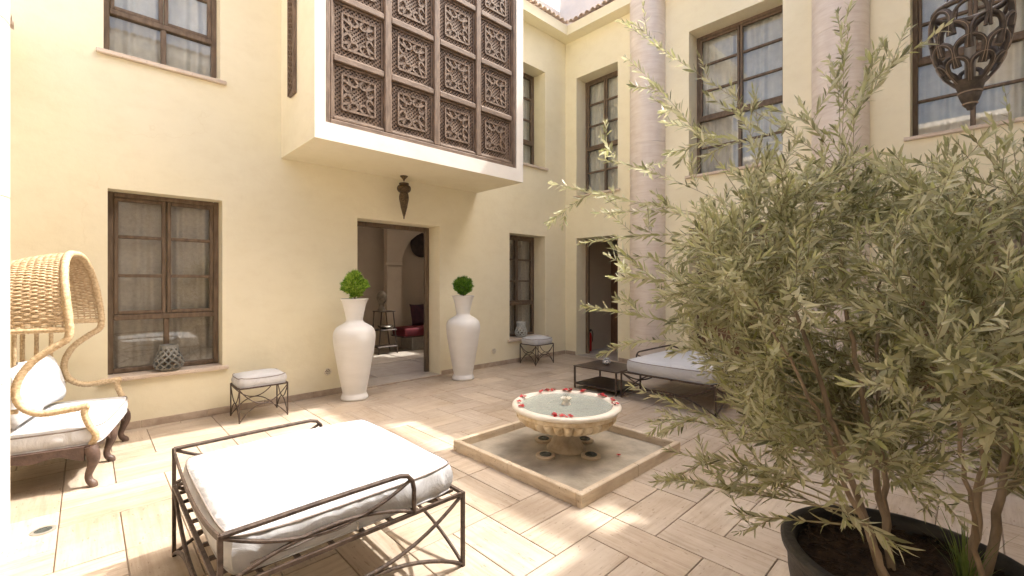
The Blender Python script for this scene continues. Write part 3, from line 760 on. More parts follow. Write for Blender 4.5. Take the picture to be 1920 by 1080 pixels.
# ------------------------------------------------------------------ iron daybeds
def arc(p, q, sag, n=16):
    p, q = Vector(p), Vector(q); out = []
    for k in range(n + 1):
        t = k / n; v = p.lerp(q, t); v.z -= sag * (1 - (2 * t - 1) ** 2); out.append(v)
    return out
def daybed(loc, ang, L, Wd, hp, ha, label, group, seed, mat='iron', over=0):
    t = thing('iron_daybed', loc, label, 'daybed', group)
    ca, sa = math.cos(ang), math.sin(ang)
    def T(x, y, z): return (loc[0] + x * ca - y * sa, loc[1] + x * sa + y * ca, z)
    def tb(name, pts, r=.011, n=8, sq=None): return MB().tube([T(*p) for p in pts], r, n, sq=sq).build(name, mat, t, smooth=40)
    B = .0095; w = Wd / 2
    for y in (-w, w):
        tb('leg', [(0, y, 0), (0, y, ha)], 1, 4, (.0125, .0125)); tb('leg', [(L, y, 0), (L, y, hp + .008)], 1, 4, (.0125, .0125))
        s = 1 if y > 0 else -1
        tb('side_rail', [(0.012, y, hp), (L - .012, y, hp)], 1, 4, (.0115, .0115))
        tb('ladder_rail', [(0.02, y - s * .065, hp), (L - .02, y - s * .065, hp)], 1, 4, (.009, .009))
        n = int(L / .125)
        for k in range(1, n): tb('ladder_rung', [(L * k / n, y - s * .008, hp + .001), (L * k / n, y - s * .062, hp + .001)], 1, 4, (.010, .012))
        tb('lower_arc', arc((0, y, .012), (L, y, .012), -.165), B); tb('upper_arc', arc((0.01, y, hp - .01), (L - .01, y, hp - .01), .185), B)
        xe = L * .73
        tb('arm_rail', [(0, y, ha - .004)] + [(xe * q, y, ha - .006 + .004 * math.sin(PI * q)) for q in (.2, .4, .6, .8)] + [(xe - .075, y, ha - .005), (xe - .035, y, ha - .016), (xe - .010, y, ha - .045), (xe, y, ha - .09), (xe, y, hp)], .0110)
        tb('arm_brace', arc((0.005, y, ha - .012), (xe - .02, y, ha - .04), .105), .0085); tb('arm_brace', arc((0.005, y, hp + .012), (xe, y, hp + .008), -.082), .0085)
    for x in (0, L):
        tb('end_rail', [(x, -w + .012, hp), (x, w - .012, hp)], 1, 4, (.0115, .0115))
        tb('lower_arc', arc((x, -w, .012), (x, w, .012), -.165), B); tb('upper_arc', arc((x, -w + .01, hp - .01), (x, w - .01, hp - .01), .185), B)
        xi = x + (.065 if x == 0 else -.065)
        tb('ladder_rail', [(xi, -w + .07, hp), (xi, w - .07, hp)], 1, 4, (.009, .009))
        for k in range(1, 9):
            yy = -w + Wd * k / 9; tb('ladder_rung', [(x + (.01 if x == 0 else -.01), yy, hp + .001), (xi, yy, hp + .001)], 1, 4, (.010, .012))
    for k in range(1, 8): tb('slat', [(.07, -w + Wd * k / 8, hp + .001), (L - .07, -w + Wd * k / 8, hp + .001)], 1, 4, (.008, .013))
    tb('back_strap', arc((0, -w, ha - .01), (0, w, ha - .01), .075), 1, 4, (.017, .006))
    m = cushion('mattress', 'fabric_white', t, .03 - 0, L - .02 + over, -w + .035, w - .035, hp + .014, hp + .150, T, .055, True, seed, .012, 34, 34)
    # zip along the boxed side
    yz = -w + .035 - .014
    MB().tube([T(.10 + .03 * k, yz - .004, hp + .055 + .003 * math.sin(k)) for k in range(14)], .0035, 5).build('zip', 'piping', m)
    MB().tube([T(.52, yz - .006, hp + .055), T(.522, yz - .010, hp + .02)], .005, 6).build('zip_pull', 'silver', m)
    return t
daybed((-6.895, -3.5, 0), 0, 1.09, 1.16, .385, .59, 'iron daybed with thick white mattress in the sun, nearest the camera', 'iron daybeds', 3)
daybed((-.86, -3.36, 0), PI, 1.36, 1.2, .335, .55, 'iron daybed with white mattress half hidden behind the olive foliage', 'iron daybeds', 5)

# ------------------------------------------------------------------ low table and small pot
t = thing('low_table', (-1.93, -2.35, 0), 'low dark iron table with lower shelf beside the shaded daybed', 'table')
for (x, y) in ((-2.235, -2.69), (-2.235, -2.01), (-1.625, -2.69), (-1.625, -2.01)): MB().box((x - .011, y - .011, 0), (x + .011, y + .011, .301), .002).build('leg', 'table_iron', t)
MB().box((-2.25, -2.705, .302), (-1.61, -1.995, .318), .003).build('table_top', 'table_iron', t)
MB().box((-2.223, -2.678, .062), (-1.637, -2.022, .070), .002).build('shelf', 'table_iron', t)
for (a, b) in (((-2.223, -2.69, .066), (-1.637, -2.69, .066)), ((-2.223, -2.01, .066), (-1.637, -2.01, .066)), ((-2.235, -2.678, .066), (-2.235, -2.022, .066)), ((-1.625, -2.678, .066), (-1.625, -2.022, .066))):
    MB().bar(a, b, .016).build('stretcher', 'table_iron', t)
pt = thing('small_pot', (-1.88, -2.30, .319), 'small blue and white patterned pot on the low dark table', 'pot')
MB().lathe([(.030, 0), (.052, .018), (.060, .042), (.052, .066), (.040, .078), (.048, .092), (.042, .092), (.034, .078), (.0, .07)], (-1.88, -2.30, .319), 28).build('body', 'painted_pot', pt, smooth=50)

# ------------------------------------------------------------------ stools
def stool(x0, x1, y0, y1, label, seed):
    t = thing('stool', ((x0 + x1) / 2, (y0 + y1) / 2, 0), label, 'stool', 'iron stools against the wall')
    h = .362
    for x in (x0, x1):
        for y in (y0, y1): MB().bar((x, y, 0), (x, y, h), .012).build('leg', 'iron', t)
    for (a, b) in (((x0, y0), (x1, y0)), ((x0, y1), (x1, y1)), ((x0, y0), (x0, y1)), ((x1, y0), (x1, y1))):
        av, bv = Vector((*a, h)), Vector((*b, h)); dv = (bv - av).normalized() * .006
        MB().tube([av + dv, bv - dv], 1, 4, sq=(.011, .013)).build('seat_rail', 'iron', t)
        MB().tube(arc((*a, h - .008), (*b, h - .008), .175), .0055, 7).build('upper_arc', 'iron', t, smooth=40)
        MB().tube(arc((*a, .008), (*b, .008), -.170), .0055, 7).build('lower_arc', 'iron', t, smooth=40)
    cushion('seat_cushion', 'fabric_white', t, x0 + .004, x1 - .004, y0 + .004, y1 - .004, h + .010, h + .105, None, .035, True, seed, .010, 16, 16, .09)
    return t
stool(-6.075, -5.60, -.575, -.185, 'iron stool with white cushion under the wall between window and left vase', 11)
stool(-1.47, -.99, -.53, -.14, 'iron stool with white cushion below the narrow window by the corner', 12)

# ------------------------------------------------------------------ hooded wicker settee
CH = (-7.205, -1.49); FWD = Vector((.978, -.208)); SD = Vector((.208, .978))
def TC(u, v, z): return (CH[0] + SD.x * u - FWD.x * v, CH[1] + SD.y * u - FWD.y * v, z)   # u near->far, v front->back
ch = thing('hooded_settee', (CH[0], CH[1], 0), 'hooded wicker settee with white cushions and dark carved legs', 'settee')
CWD = 1.12; DEP = .66
def cab(u, v, fu, fv):
    pts = []; rad = []
    for z, off, r in ((.295, .0, .040), (.25, .014, .043), (.20, .020, .036), (.14, .004, .026), (.085, -.012, .022), (.045, -.004, .024), (.022, .016, .027), (.0, .020, .026)):
        pts.append(TC(u + fu * off, v + fv * off, z)); rad.append(r)
    P = crom(pts, 4); rr = np.interp(np.linspace(0, 1, len(P)), np.linspace(0, 1, len(rad)), rad).tolist()
    return MB().tube(P, rr, 10)
for (u, v, fu, fv) in ((.02, .02, -.4, -1), (CWD / 2, .02, 0, -1), (CWD - .02, .02, .4, -1), (.02, DEP - .02, -.4, 1), (CWD - .02, DEP - .02, .4, 1)):
    cab(u, v, fu, fv).build('leg', 'wood_chair', ch, smooth=50)
def apron(a, b):
    m = MB(); n = 18; A_, B_ = Vector(a), Vector(b); vs = []
    d = (B_ - A_).normalized(); nrm = Vector((-d.y, d.x))
    for i in range(n + 1):
        f = i / n; p = A_.lerp(B_, f); zb = .215 + .030 * math.sin(PI * f) - .016 * math.cos(4 * PI * f)
        for s in (-.014, .014):
            q = TC(p.x + nrm.x * s, p.y + nrm.y * s, 0); vs += [(q[0], q[1], zb), (q[0], q[1], .302)]
    fs = []
    for i in range(n):
        k = i * 4; fs += [(k, k + 4, k + 5, k + 1), (k + 2, k + 3, k + 7, k + 6), (k + 1, k + 5, k + 7, k + 3), (k, k + 2, k + 6, k + 4)]
    return m.add(vs, fs)
for a, b in (((.05, .015), (CWD / 2 - .03, .015)), ((CWD / 2 + .03, .015), (CWD - .05, .015)), ((.015, .05), (.015, DEP - .04)), ((CWD - .015, .05), (CWD - .015, DEP - .04)), ((.05, DEP - .015), (CWD - .05, DEP - .015))):
    apron(a, b).build('apron', 'wood_chair', ch, smooth=40)
MB().box((.02, .02, .286), (CWD - .02, DEP - .02, .306), .004, TC).build('seat_board', 'wood_chair', ch)
cushion('seat_cushion', 'fabric_white', ch, .035, CWD - .035, -.035, DEP - .05, .309, .428, TC, .035, True, 21, .014, 30, 24, .07)
# wrapped frame members: rope rings as real ridges
def wrap(name, pts, r, par=ch, n=9, step=.0085):
    P = crom(pts, 16); L = [0]
    for a, b in zip(P, P[1:]): L.append(L[-1] + (b - a).length)
    N = max(4, int(L[-1] / step)); q = []; rad = []; k = 0
    for i in range(N + 1):
        s = L[-1] * i / N
        while k < len(L) - 2 and L[k + 1] < s: k += 1
        f = (s - L[k]) / max(1e-9, L[k + 1] - L[k]); q.append(P[k].lerp(P[k + 1], f)); rad.append(r * (1.0 if i % 2 else .86) * random.uniform(.95, 1.06))
    return MB().tube(q, rad, n).build(name, 'rattan_wrap', par, smooth=70)
HB = 1.15; HT = 1.725
for side in (0, 1):
    u = .05 if side == 0 else CWD - .05; o_ = -1 if side == 0 else 1
    wrap('arm_frame', [TC(u, .02, .30), TC(u + o_ * .012, -.005, .37), TC(u + o_ * .015, .03, .45), TC(u + o_ * .015, .055, .53), TC(u + o_ * .015, .05, .585)], .024)
    wrap('arm_frame', [TC(u + o_ * .015, .03, .592), TC(u + o_ * .02, .15, .578), TC(u + o_ * .02, .28, .572), TC(u + o_ * .01, .37, .62), TC(u, .41, .71), TC(u - o_ * .01, .40, .82), TC(u - o_ * .03, .34, .93), TC(u - o_ * .045, .24, 1.02), TC(u - o_ * .055, .165, 1.08), TC(u - o_ * .055, .15, 1.16)], .026)
def hood(a, t, off=0):
    # a 0..1 over the arch from the near to the far side, t 0..1 from the front rim to the back
    an = PI * a; sgn = -math.cos(an); zz = math.sin(an)
    wv = (CWD / 2 - .105) * (1 - .06 * t * t); hv = (HT - HB) * (math.sqrt(max(0, 1 - (.62 * t) ** 2)))
    x = math.copysign(abs(sgn) ** .72, sgn) * (wv + off); z = abs(zz) ** .80 * (hv + off)
    lean = .075 * (abs(zz))
    return TC(CWD / 2 + x, .15 + lean * (1 - t) + t * .50 - .03 * math.sin(PI * t), HB + z)
wrap('hood_rim', [hood(k / 24, 0) for k in range(25)], .027, n=10)
wrap('hood_rim', [hood(k / 24, 1) for k in range(25)], .020)
for a in (0, 1): wrap('hood_rail', [hood(a, k / 6) for k in range(7)], .021)
def weave(fn, na, nt, rr, amp):
    m = MB()
    for i in range(na):
        a = (i + .5) / na; pts = []
        N = nt * 3
        for k in range(N + 1):
            t = k / N; ph = math.sin(PI * (t * nt) + (PI if i % 2 else 0))
            jit = random.uniform(-.0014, .0014)
            pts.append(fn(a + random.uniform(-.10, .10) / na, t, amp * ph + jit))
        m.tube(pts, 1, 5, cap=False, sq=(rr[0], rr[1]))
    return m
weave(hood, 116, 11, (.0080, .0066), .0060).build('hood_weave', 'rattan', ch, smooth=60, kind='stuff')
rib = MB()
for k in range(1, 11): rib.tube([hood(j / 40, k / 11) for j in range(41)], .0055, 6, cap=False)
rib.build('hood_ribs', 'rattan', ch, smooth=60, kind='stuff')
# woven back of the hood
def hback(a, t, off=0):
    p0 = Vector(hood(a, 1)); u0 = CWD / 2 - (CWD / 2 - .055) * .9; 
    q = Vector(TC(CWD / 2 + (2 * a - 1) * .44, .655, HB - .005)); r = q.lerp(p0, t); d = Vector(TC(0, 1, 0)) - Vector(TC(0, 0, 0)); return r + d * off
bk = MB()
for i in range(44):
    z = HB + (i + .5) / 44 * .415; half = .455 * math.sqrt(max(.02, 1 - ((z - HB) / .44) ** 2.6)); pts = []
    for k in range(31):
        u = CWD / 2 + (2 * k / 30 - 1) * half; pts.append(TC(u, .655 + .0065 * math.sin(PI * k / 30 * 10 + (PI if i % 2 else 0)), z))
    bk.tube(pts, 1, 5, cap=False, sq=(.0052, .004))
bk.build('hood_back_weave', 'rattan', ch, smooth=60, kind='stuff')
wrap('back_rail', [TC(.06 + (CWD - .12) * k / 8, .665, HB - .01) for k in range(9)], .019)
wrap('back_rail', [TC(.03 + (CWD - .06) * k / 8, .655, .60) for k in range(9)], .020)
for k in range(7): u = .06 + (CWD - .12) * k / 6; wrap('back_spindle', [TC(u, .655, .31), TC(u, .662, .6), TC(u, .668, .9), TC(u, .665, HB)], .0165, step=.010)
for side in (0, 1):
    u = .05 if side == 0 else CWD - .05
    wrap('side_rail', [TC(u, .40, .60), TC(u, .52, .60), TC(u, .65, .60)], .018)
    for v in (.50, .59): wrap('side_spindle', [TC(u, v, .60), TC(u + (-.02 if side else .02), v - .01, .9), TC(u + (-.055 if side else .055), v - .02, HB)], .0155, step=.010)
def pillow(u, v, z, w, h, th, tilt, seed, label, rz=0):
    rr = random.Random(seed); o = TC(u, v, z)
    ct, s_ = math.cos(tilt), math.sin(tilt)
    def F(sx, sy, sz):          # sx across, sy up, sz thickness
        uu = sx * math.cos(rz) - 0; vv = -sx * math.sin(rz)
        return TC(u + uu, v + vv + sy * s_ - sz * ct, z + sy * ct + sz * s_)
    m = MB(); n = 18; p = [rr.uniform(0, 6) for _ in range(4)]
    def fn(side):
        def f(a, b):
            x, y = 2 * a - 1, 2 * b - 1
            pin = 1 - .06 * (1 - abs(x) ** 3) * abs(y) ** 4; pin2 = 1 - .06 * (1 - abs(y) ** 3) * abs(x) ** 4
            k = ((1 - x ** 4) * (1 - y ** 4)); t_ = th * max(0, k) ** .55
            t_ += .006 * math.sin(5 * x + p[0]) * math.sin(6 * y + p[1]) * k + .004 * math.sin(11 * x + 6 * y + p[2]) * k
            return F(x * w / 2 * pin2, h / 2 + y * h / 2 * pin, side * t_)
        return f
    m.grid(fn(1), n, n); m.grid(fn(-1), n, n)
    ob = m.build('pillow', 'fabric_white', None, smooth=80, origin=o)
    bm = bmesh.new(); bm.from_mesh(ob.data); bmesh.ops.remove_doubles(bm, verts=bm.verts, dist=.0015); bmesh.ops.recalc_face_normals(bm, faces=bm.faces); bm.to_mesh(ob.data); bm.free()
    tag(ob, label, 'pillow', 'white pillows on the wicker settee'); return ob
pillow(.33, .43, .465, .47, .42, .085, .26, 1, 'white pillow at the near end of the hooded wicker settee')
pillow(.78, .43, .470, .46, .42, .085, .24, 2, 'white pillow at the far end of the hooded wicker settee', .12)

# ------------------------------------------------------------------ floor drain light and wall vents
t = thing('floor_light', (-7.43, -2.07, 0), 'round recessed floor light with dark glass beside the left column', 'floor light')
MB().lathe([(.058, -.02), (.058, .0045), (.050, .0065), (.040, .0065), (.040, .002), (.0, .002)], (-7.43, -2.07, 0), 36).build('ring', 'metal_box', t, smooth=30)
MB().lathe([(.0395, -.01), (.0395, .0045), (.02, .0055)], (-7.43, -2.07, 0), 30).build('glass_lens', 'lens', t, smooth=30)
def vent(u, z, label):
    t = thing('wall_vent', FA(u, .003, z), label, 'vent', 'round wall vents')
    m = MB(); n = 28
    ring = [FA(u + .042 * math.cos(2 * PI * k / n), .010, z + .042 * math.sin(2 * PI * k / n)) for k in range(n)]
    m.tube(ring, .009, 8, closed=True); m.build('rim', 'vent_white', t, smooth=60)
    MB().lathe([(.040, 0), (.040, .004)], (0, 0, 0), 28)
    dm = MB(); dm.add([FA(u + .040 * math.cos(2 * PI * k / n), .004, z + .040 * math.sin(2 * PI * k / n)) for k in range(n)], [tuple(range(n))]); dm.build('backing', 'wood_dark', t)
    for k in range(8):
        a = PI * 2 * k / 8; MB().tube([FA(u + .010 * math.cos(a), .010, z + .010 * math.sin(a)), FA(u + .036 * math.cos(a + .3), .013, z + .036 * math.sin(a + .3))], .0055, 6).build('fin', 'vent_white', t, smooth=60)
vent(-4.93, .31, 'round white pierced vent on the wall left of the nearer vase')
vent(-2.0, .27, 'round white pierced vent on the wall right of the farther vase')

# ------------------------------------------------------------------ tall vases with clipped plants
def vase(c, label, plabel, lm, seed, pr, ph, taper):
    t = thing('tall_vase', (c[0], c[1], 0), label, 'vase', 'tall white vases flanking the doorway')
    pts = [(.150, .0), (.166, .008), (.168, .03), (.155, .06), (.146, .085), (.160, .16), (.186, .30), (.214, .46), (.240, .61), (.256, .73), (.261, .80), (.252, .865), (.222, .915), (.172, .95), (.126, .975), (.106, 1.0), (.106, 1.03), (.118, 1.10), (.138, 1.19), (.158, 1.255), (.170, 1.275), (.172, 1.285), (.162, 1.287), (.150, 1.26), (.13, 1.21), (.0, 1.21)]
    P = crom([(r, 0, z) for r, z in pts[:22]], 3); prof = [(p.x, p.z) for p in P] + pts[22:]
    MB().lathe(prof, (c[0], c[1], 0), 48, closed_top=False).build('body', 'vase_white', t, smooth=60)
    MB().lathe([(.120, 1.20), (.130, 1.235), (.08, 1.250)], (c[0], c[1], 0), 24).build('soil', 'mulch', t)
    p = thing('clipped_shrub', (c[0], c[1], 1.25), plabel, 'plant', 'clipped shrubs in the tall vases')
    rr = random.Random(seed); MB().tube([(c[0], c[1], 1.24), (c[0] + .004, c[1], 1.34), (c[0], c[1], 1.45)], [.012, .010, .005], 7).build('stem', 'bark', p)
    m = MB()
    for k in range(620):
        d = Vector((rr.gauss(0, 1), rr.gauss(0, 1), rr.gauss(0, 1))).normalized(); rad = rr.uniform(.35, 1) ** .5 * (1 + .14 * math.sin(4 * d.x + seed) * math.cos(5 * d.z + 2 * d.y))
        tp = (1 - .55 * max(0, d.z) * taper) * (.62 + .38 * min(1, (d.z + 1))) * (1 if taper > .5 else (1 + .25 * max(0, d.z))); b = Vector((c[0], c[1], 1.27 + ph)) + Vector((d.x * pr * rad * tp, d.y * pr * rad * tp, d.z * ph * rad))
        if b.z < 1.262: continue
        up = (Vector((d.x * .8, d.y * .8, d.z * .5 + 1.1)) + Vector((rr.uniform(-.35, .35), rr.uniform(-.35, .35), rr.uniform(-.2, .3)))).normalized()
        L = rr.uniform(.05, .085); wd = rr.uniform(.009, .015); sd_ = up.orthogonal().normalized(); sd_.rotate(Matrix.Rotation(rr.uniform(0, 6.3), 3, up))
        for q in range(5):       # flat feathery spray of five scale leaves
            a = (q - 2) * .42; dr = (up * math.cos(a) + sd_ * math.sin(a)); nr = dr.cross(up.cross(sd_)).normalized() if True else sd_
            s0 = b + up * L * .12 * abs(q - 2); l = L * (1 - .16 * abs(q - 2)); wv = up.cross(sd_)
            m.add([s0, s0 + dr * l * .5 + nr * wd * .45 + wv * .002, s0 + dr * l, s0 + dr * l * .5 - nr * wd * .45 - wv * .002], [(0, 1, 2, 3)])
    cr = m.build('crown', lm, p); cr['kind'] = 'stuff'
vase((-4.75, -.42), 'tall white vase left of the doorway, nearer to the camera', 'bright green clipped shrub in the vase left of the doorway', 'topiary_leaf', 4, .150, .170, 1)
vase((-3.03, -.46), 'tall white vase right of the doorway, farther from the camera', 'darker green clipped shrub in the vase right of the doorway', 'topiary_leaf_dark', 9, .130, .135, .2)

# ------------------------------------------------------------------ pierced ceramic candle jars on the sills
def jar(c, prof, n, mat, label, tw=1.0, rs=.0075):
    t = thing('candle_jar', c, label, 'candle jar', 'pierced jars on the window sills')
    H = prof[-1][1]; rz = lambda z: float(np.interp(z, [p[1] for p in prof], [p[0] for p in prof]))
    for s in (1, -1):
        for k in range(n):
            pts = []
            for q in range(19):
                f = q / 18; z = .02 + (H - .045) * f; a = 2 * PI * k / n + s * tw * f * PI; r = rz(z)
                pts.append((c[0] + r * math.cos(a), c[1] + r * math.sin(a), c[2] + z))
            MB().tube(pts, 1, 6, sq=(.005, rs)).build('lattice_strand', mat, t, smooth=60)
    r0, r1 = prof[0][0], prof[-1][0]
    MB().lathe([(r0 * .9, 0), (r0, .006), (rz(.03), .03), (rz(.03) - .01, .03), (r0 * .8, .012), (0, .012)], c, 32, closed_top=False).build('base', mat, t, smooth=40)
    MB().lathe([(rz(H - .03), H - .03), (r1, H), (r1 - .009, H), (rz(H - .03) - .009, H - .03), (rz(H - .03), H - .03)], c, 32, closed_top=False).build('rim', mat, t, smooth=40)
jar((-6.60, -.0 + .06, .550), [(.085, 0), (.120, .04), (.132, .075), (.118, .13), (.092, .19), (.080, .24), (.082, .275)], 11, 'ceramic_grey', 'dark grey pierced jar on the sill of the large ground floor window', .62, .0105)
jar((-1.19, .12, .440), [(.075, 0), (.110, .05), (.118, .10), (.095, .17), (.078, .22), (.092, .29)], 10, 'ceramic_pale', 'pale pierced jar on the sill of the narrow window by the corner', .6, .010)

# ------------------------------------------------------------------ pendant under the bay
pc = (-3.923, -.226)
t = thing('pendant_lantern', (pc[0], pc[1], 3.03), 'slim spiral brass pendant lantern hanging under the carved bay', 'lantern')
MB().lathe([(.006, 2.955), (.02, 2.985), (.056, 3.022), (.058, 3.029)], (*pc, 0), 24).build('canopy', 'brass_dark', t, smooth=50)
MB().tube([(*pc, 2.96), (*pc, 2.925)], .004, 6).build('rod', 'brass_dark', t)
MB().lathe([(.02, 2.895), (.066, 2.905), (.072, 2.918), (.066, 2.926), (.0, 2.927)], (*pc, 0), 28, closed_top=False).build('cap', 'brass_dark', t, smooth=50)
MB().lathe([(.062, 2.792), (.085, 2.808), (.098, 2.835), (.098, 2.862), (.085, 2.886), (.060, 2.898)], (*pc, 0), 32, mod=lambda i, a: 1 + .02 * math.cos(16 * a)).build('bulb', 'brass_dark', t, smooth=60)
pr = [(.004, 2.405), (.010, 2.425), (.010, 2.44)] + [(.012 + .036 * (k / 14) + (.0022 if k % 2 else 0), 2.445 + .14 * k / 14) for k in range(15)] + [(.058, 2.64), (.068, 2.69), (.070, 2.725), (.064, 2.76), (.056, 2.785), (.060, 2.79)]
MB().lathe(pr, (*pc, 0), 28, mod=lambda i, a: 1 + .012 * math.cos(10 * a + i * .8)).build('drop', 'brass_dark', t, smooth=60)

# ------------------------------------------------------------------ fountain
FX, FY = -4.167, -3.437
fo = thing('fountain', (FX, FY, 0), 'carved stone fountain with gadrooned bowl on a square travertine tray', 'fountain')
K0, K1, L0, L1 = -4.878, -3.455, -4.150, -2.725
MB().box((K0 + .045, L0 + .045, -.02), (K1 - .045, L1 - .045, .022)).build('tray_floor', 'tray_stone', fo)
kt = .047
def kerbs(ax, a, b, c0, c1, n):
    for k in range(n):
        p, q = a + (b - a) * k / n + .0008, a + (b - a) * (k + 1) / n - .0008
        lo, hi = ((p, c0, -.01), (q, c1, .092)) if ax == 0 else ((c0, p, -.01), (c1, q, .092))
        MB().box(lo, hi, .006).build('kerb_block', 'travertine_block', fo)
kerbs(0, K0, K1, L0, L0 + kt, 2); kerbs(0, K0, K1, L1 - kt, L1, 2); kerbs(1, L0 + kt, L1 - kt, K0, K0 + kt, 2); kerbs(1, L0 + kt, L1 - kt, K1 - kt, K1, 2)
MB().lathe([(.165, .02), (.172, .028), (.170, .042), (.158, .052), (.140, .075), (.122, .11), (.108, .15), (.104, .18), (.112, .20), (.13, .212)], (FX, FY, 0), 48).build('pedestal', 'pedestal_stone', fo, smooth=50)
NG = 30
gp = [(.12, .205, 0), (.20, .212, .25), (.28, .228, .6), (.345, .252, .95), (.395, .285, 1), (.422, .318, .9), (.428, .338, .45), (.420, .346, 0)]
gq = crom([(a, c, b) for a, b, c in gp], 4)
MB().lathe([(p.x, p.z) for p in gq], (FX, FY, 0), NG * 8, mod=lambda i, a: 1 + .15 * max(0, gq[i].y) * (abs(math.sin(NG * a / 2)) ** .55 - .72)).build('gadrooned_bowl', 'gadroon_stone', fo, smooth=60)
MB().lathe([(.40, .345), (.440, .348), (.446, .356), (.446, .378), (.440, .384), (.40, .385)], (FX, FY, 0), 72).build('bowl_band', 'gadroon_stone', fo, smooth=40)
rimp = [(.40, .385), (.452, .386), (.470, .392), (.479, .404), (.478, .417), (.468, .427), (.450, .431), (.425, .430), (.408, .424), (.396, .410), (.386, .392), (.34, .36), (.24, .335), (.0, .325)]
MB().lathe(rimp, (FX, FY, 0), 72, closed_top=False).build('rim', 'basin_stone', fo, smooth=50)
def wf(a, b):
    r = .402 * b; an = 2 * PI * a; x, y = r * math.cos(an), r * math.sin(an)
    return (FX + x, FY + y, .413 + .0016 * math.sin(34 * r - 1) * math.exp(-4 * r))
MB().grid(wf, 64, 26, wrap=True).build('water_surface', 'water', fo, smooth=80)
MB().lathe([(.050, .33), (.046, .40), (.038, .425), (.030, .440), (.034, .452), (.046, .466), (.048, .474), (.040, .472), (.028, .462), (.016, .462), (.016, .478), (.0, .480)], (FX, FY, 0), 36, mod=lambda i, a: 1 + (.10 * math.cos(9 * a) if 4 <= i <= 7 else 0), closed_top=False).build('spout', 'basin_stone', fo, smooth=50)
wj = MB()
for k in range(5): wj.tube([(FX + .004 * math.cos(k * 1.3), FY + .004 * math.sin(k * 1.3), .478), (FX + .010 * math.cos(k * 1.3), FY + .010 * math.sin(k * 1.3), .500), (FX + .022 * math.cos(k * 1.3), FY + .022 * math.sin(k * 1.3), .492), (FX + .034 * math.cos(k * 1.3), FY + .034 * math.sin(k * 1.3), .455)], .004, 6)
wj.build('water_jet', 'glass', fo, smooth=70)
for (dx, dy) in ((-.272, 0), (0, -.268), (.268, 0), (0, .268)):
    c = (FX + dx, FY + dy, 0)
    lp = MB().lathe([(.080, .02), (.083, .026), (.083, .040), (.076, .045), (.052, .045), (.052, .040), (.0, .040)], c, 36, closed_top=False).build('lamp_ring', 'travertine_block', fo, smooth=35, origin=c)
    MB().lathe([(.051, .038), (.051, .050), (.042, .055), (.036, .055), (.034, .049), (.0, .049)], c, 30, closed_top=False).build('lamp_lens', 'lens', lp, smooth=35, origin=c)
# rose petals: small clusters round the rim
rp = random.Random(5)
def petals(p, n, label):
    m = MB()
    for k in range(n):
        c = Vector(p) + Vector((rp.uniform(-.022, .022), rp.uniform(-.022, .022), .004 + .004 * k)); a0 = rp.uniform(0, 6.3); s = rp.uniform(.013, .021); tl = rp.uniform(.1, .7)
        vs = []
        for i in range(5):
            for j in range(4):
                u, v = (i / 4 - .5) * 2, j / 3; w = s * (.45 + .75 * math.sin(PI * (v * .75 + .1)))
                x, y = u * w * .8, (v - .5) * 2 * s; z = .35 * s * u * u + tl * s * v * v + .12 * s * math.sin(3 * u + 4 * v + k)
                vs.append((c.x + x * math.cos(a0) - y * math.sin(a0), c.y + x * math.sin(a0) + y * math.cos(a0), c.z + z))
        m.add(vs, [(i * 4 + j, (i + 1) * 4 + j, (i + 1) * 4 + j + 1, i * 4 + j + 1) for i in range(4) for j in range(3)])
    o = m.build('rose_petals', 'petal', None, smooth=80, origin=p); tag(o, label, 'petals', 'red petals round the fountain')
for (ang, r, n) in ((1.95, .425, 2), (2.35, .43, 4), (2.72, .43, 4), (3.62, .425, 3), (3.78, .425, 3), (3.92, .43, 3), (.98, .43, 4), (1.12, .43, 4), (1.28, .43, 2), (.72, .425, 3), (.58, .43, 3), (.28, .428, 4), (-.15, .43, 4), (-.28, .432, 4), (-.62, .43, 3), (-.95, .43, 3)):
    petals((FX + r * math.cos(ang), FY + r * math.sin(ang), .428), n, 'red rose petals scattered on the pale rim of the fountain')
petals((FX + .20, FY - .43, .024), 2, 'fallen red petal lying on the tray floor by the fountain foot')

# ------------------------------------------------------------------ things in the room behind the doorway
t = thing('bench', (-1.55, 2.75, 0), 'low bench with grey metal base in the arched niche indoors', 'bench')
MB().box((-2.13, 2.50, .022), (-1.55, 3.0, .30), .008).build('base', 'metal_box', t)
MB().box((-2.36, 2.46, .302), (-.9, 3.02, .33), .006).build('seat_board', 'wood_dark', t)
cushion('seat_pad', 'velvet', t, -2.36, -.92, 2.44, 3.0, .333, .50, None, .02, False, 31, .02, 16, 12)
def sq_pillow(x, y, z, w, h, th, lean, label, mat):
    m = MB(); n = 14
    def fn(s):
        def f(a, b):
            u, v = 2 * a - 1, 2 * b - 1; k = max(0, (1 - u ** 4) * (1 - v ** 4)) ** .55
            yy = y + lean * (v + 1) * h / 2 - s * th * k
            return (x + u * w / 2 * (1 - .07 * (1 - abs(v) ** 3) * 1), yy, z + (v + 1) * h / 2 + .02 * abs(u) ** 3 * (v > 0) * v)
        return f
    m.grid(fn(1), n, n); m.grid(fn(-1), n, n); o = m.build('pillow', mat, None, smooth=80, origin=(x, y, z)); return tag(o, label, 'pillow', 'dark pillows on the indoor bench')
sq_pillow(-1.75, 2.80, .52, .44, .46, .09, .25, 'dark wine red pillow standing on the indoor bench', 'velvet_dark')
sq_pillow(-1.28, 2.82, .52, .44, .46, .09, .25, 'dark pillow at the right of the indoor bench, cut by the door frame', 'velvet_dark')
sx, sy = -2.78, 2.55
t = thing('stand', (sx, sy, 0), 'dark slender iron stand with shelves inside the doorway', 'stand')
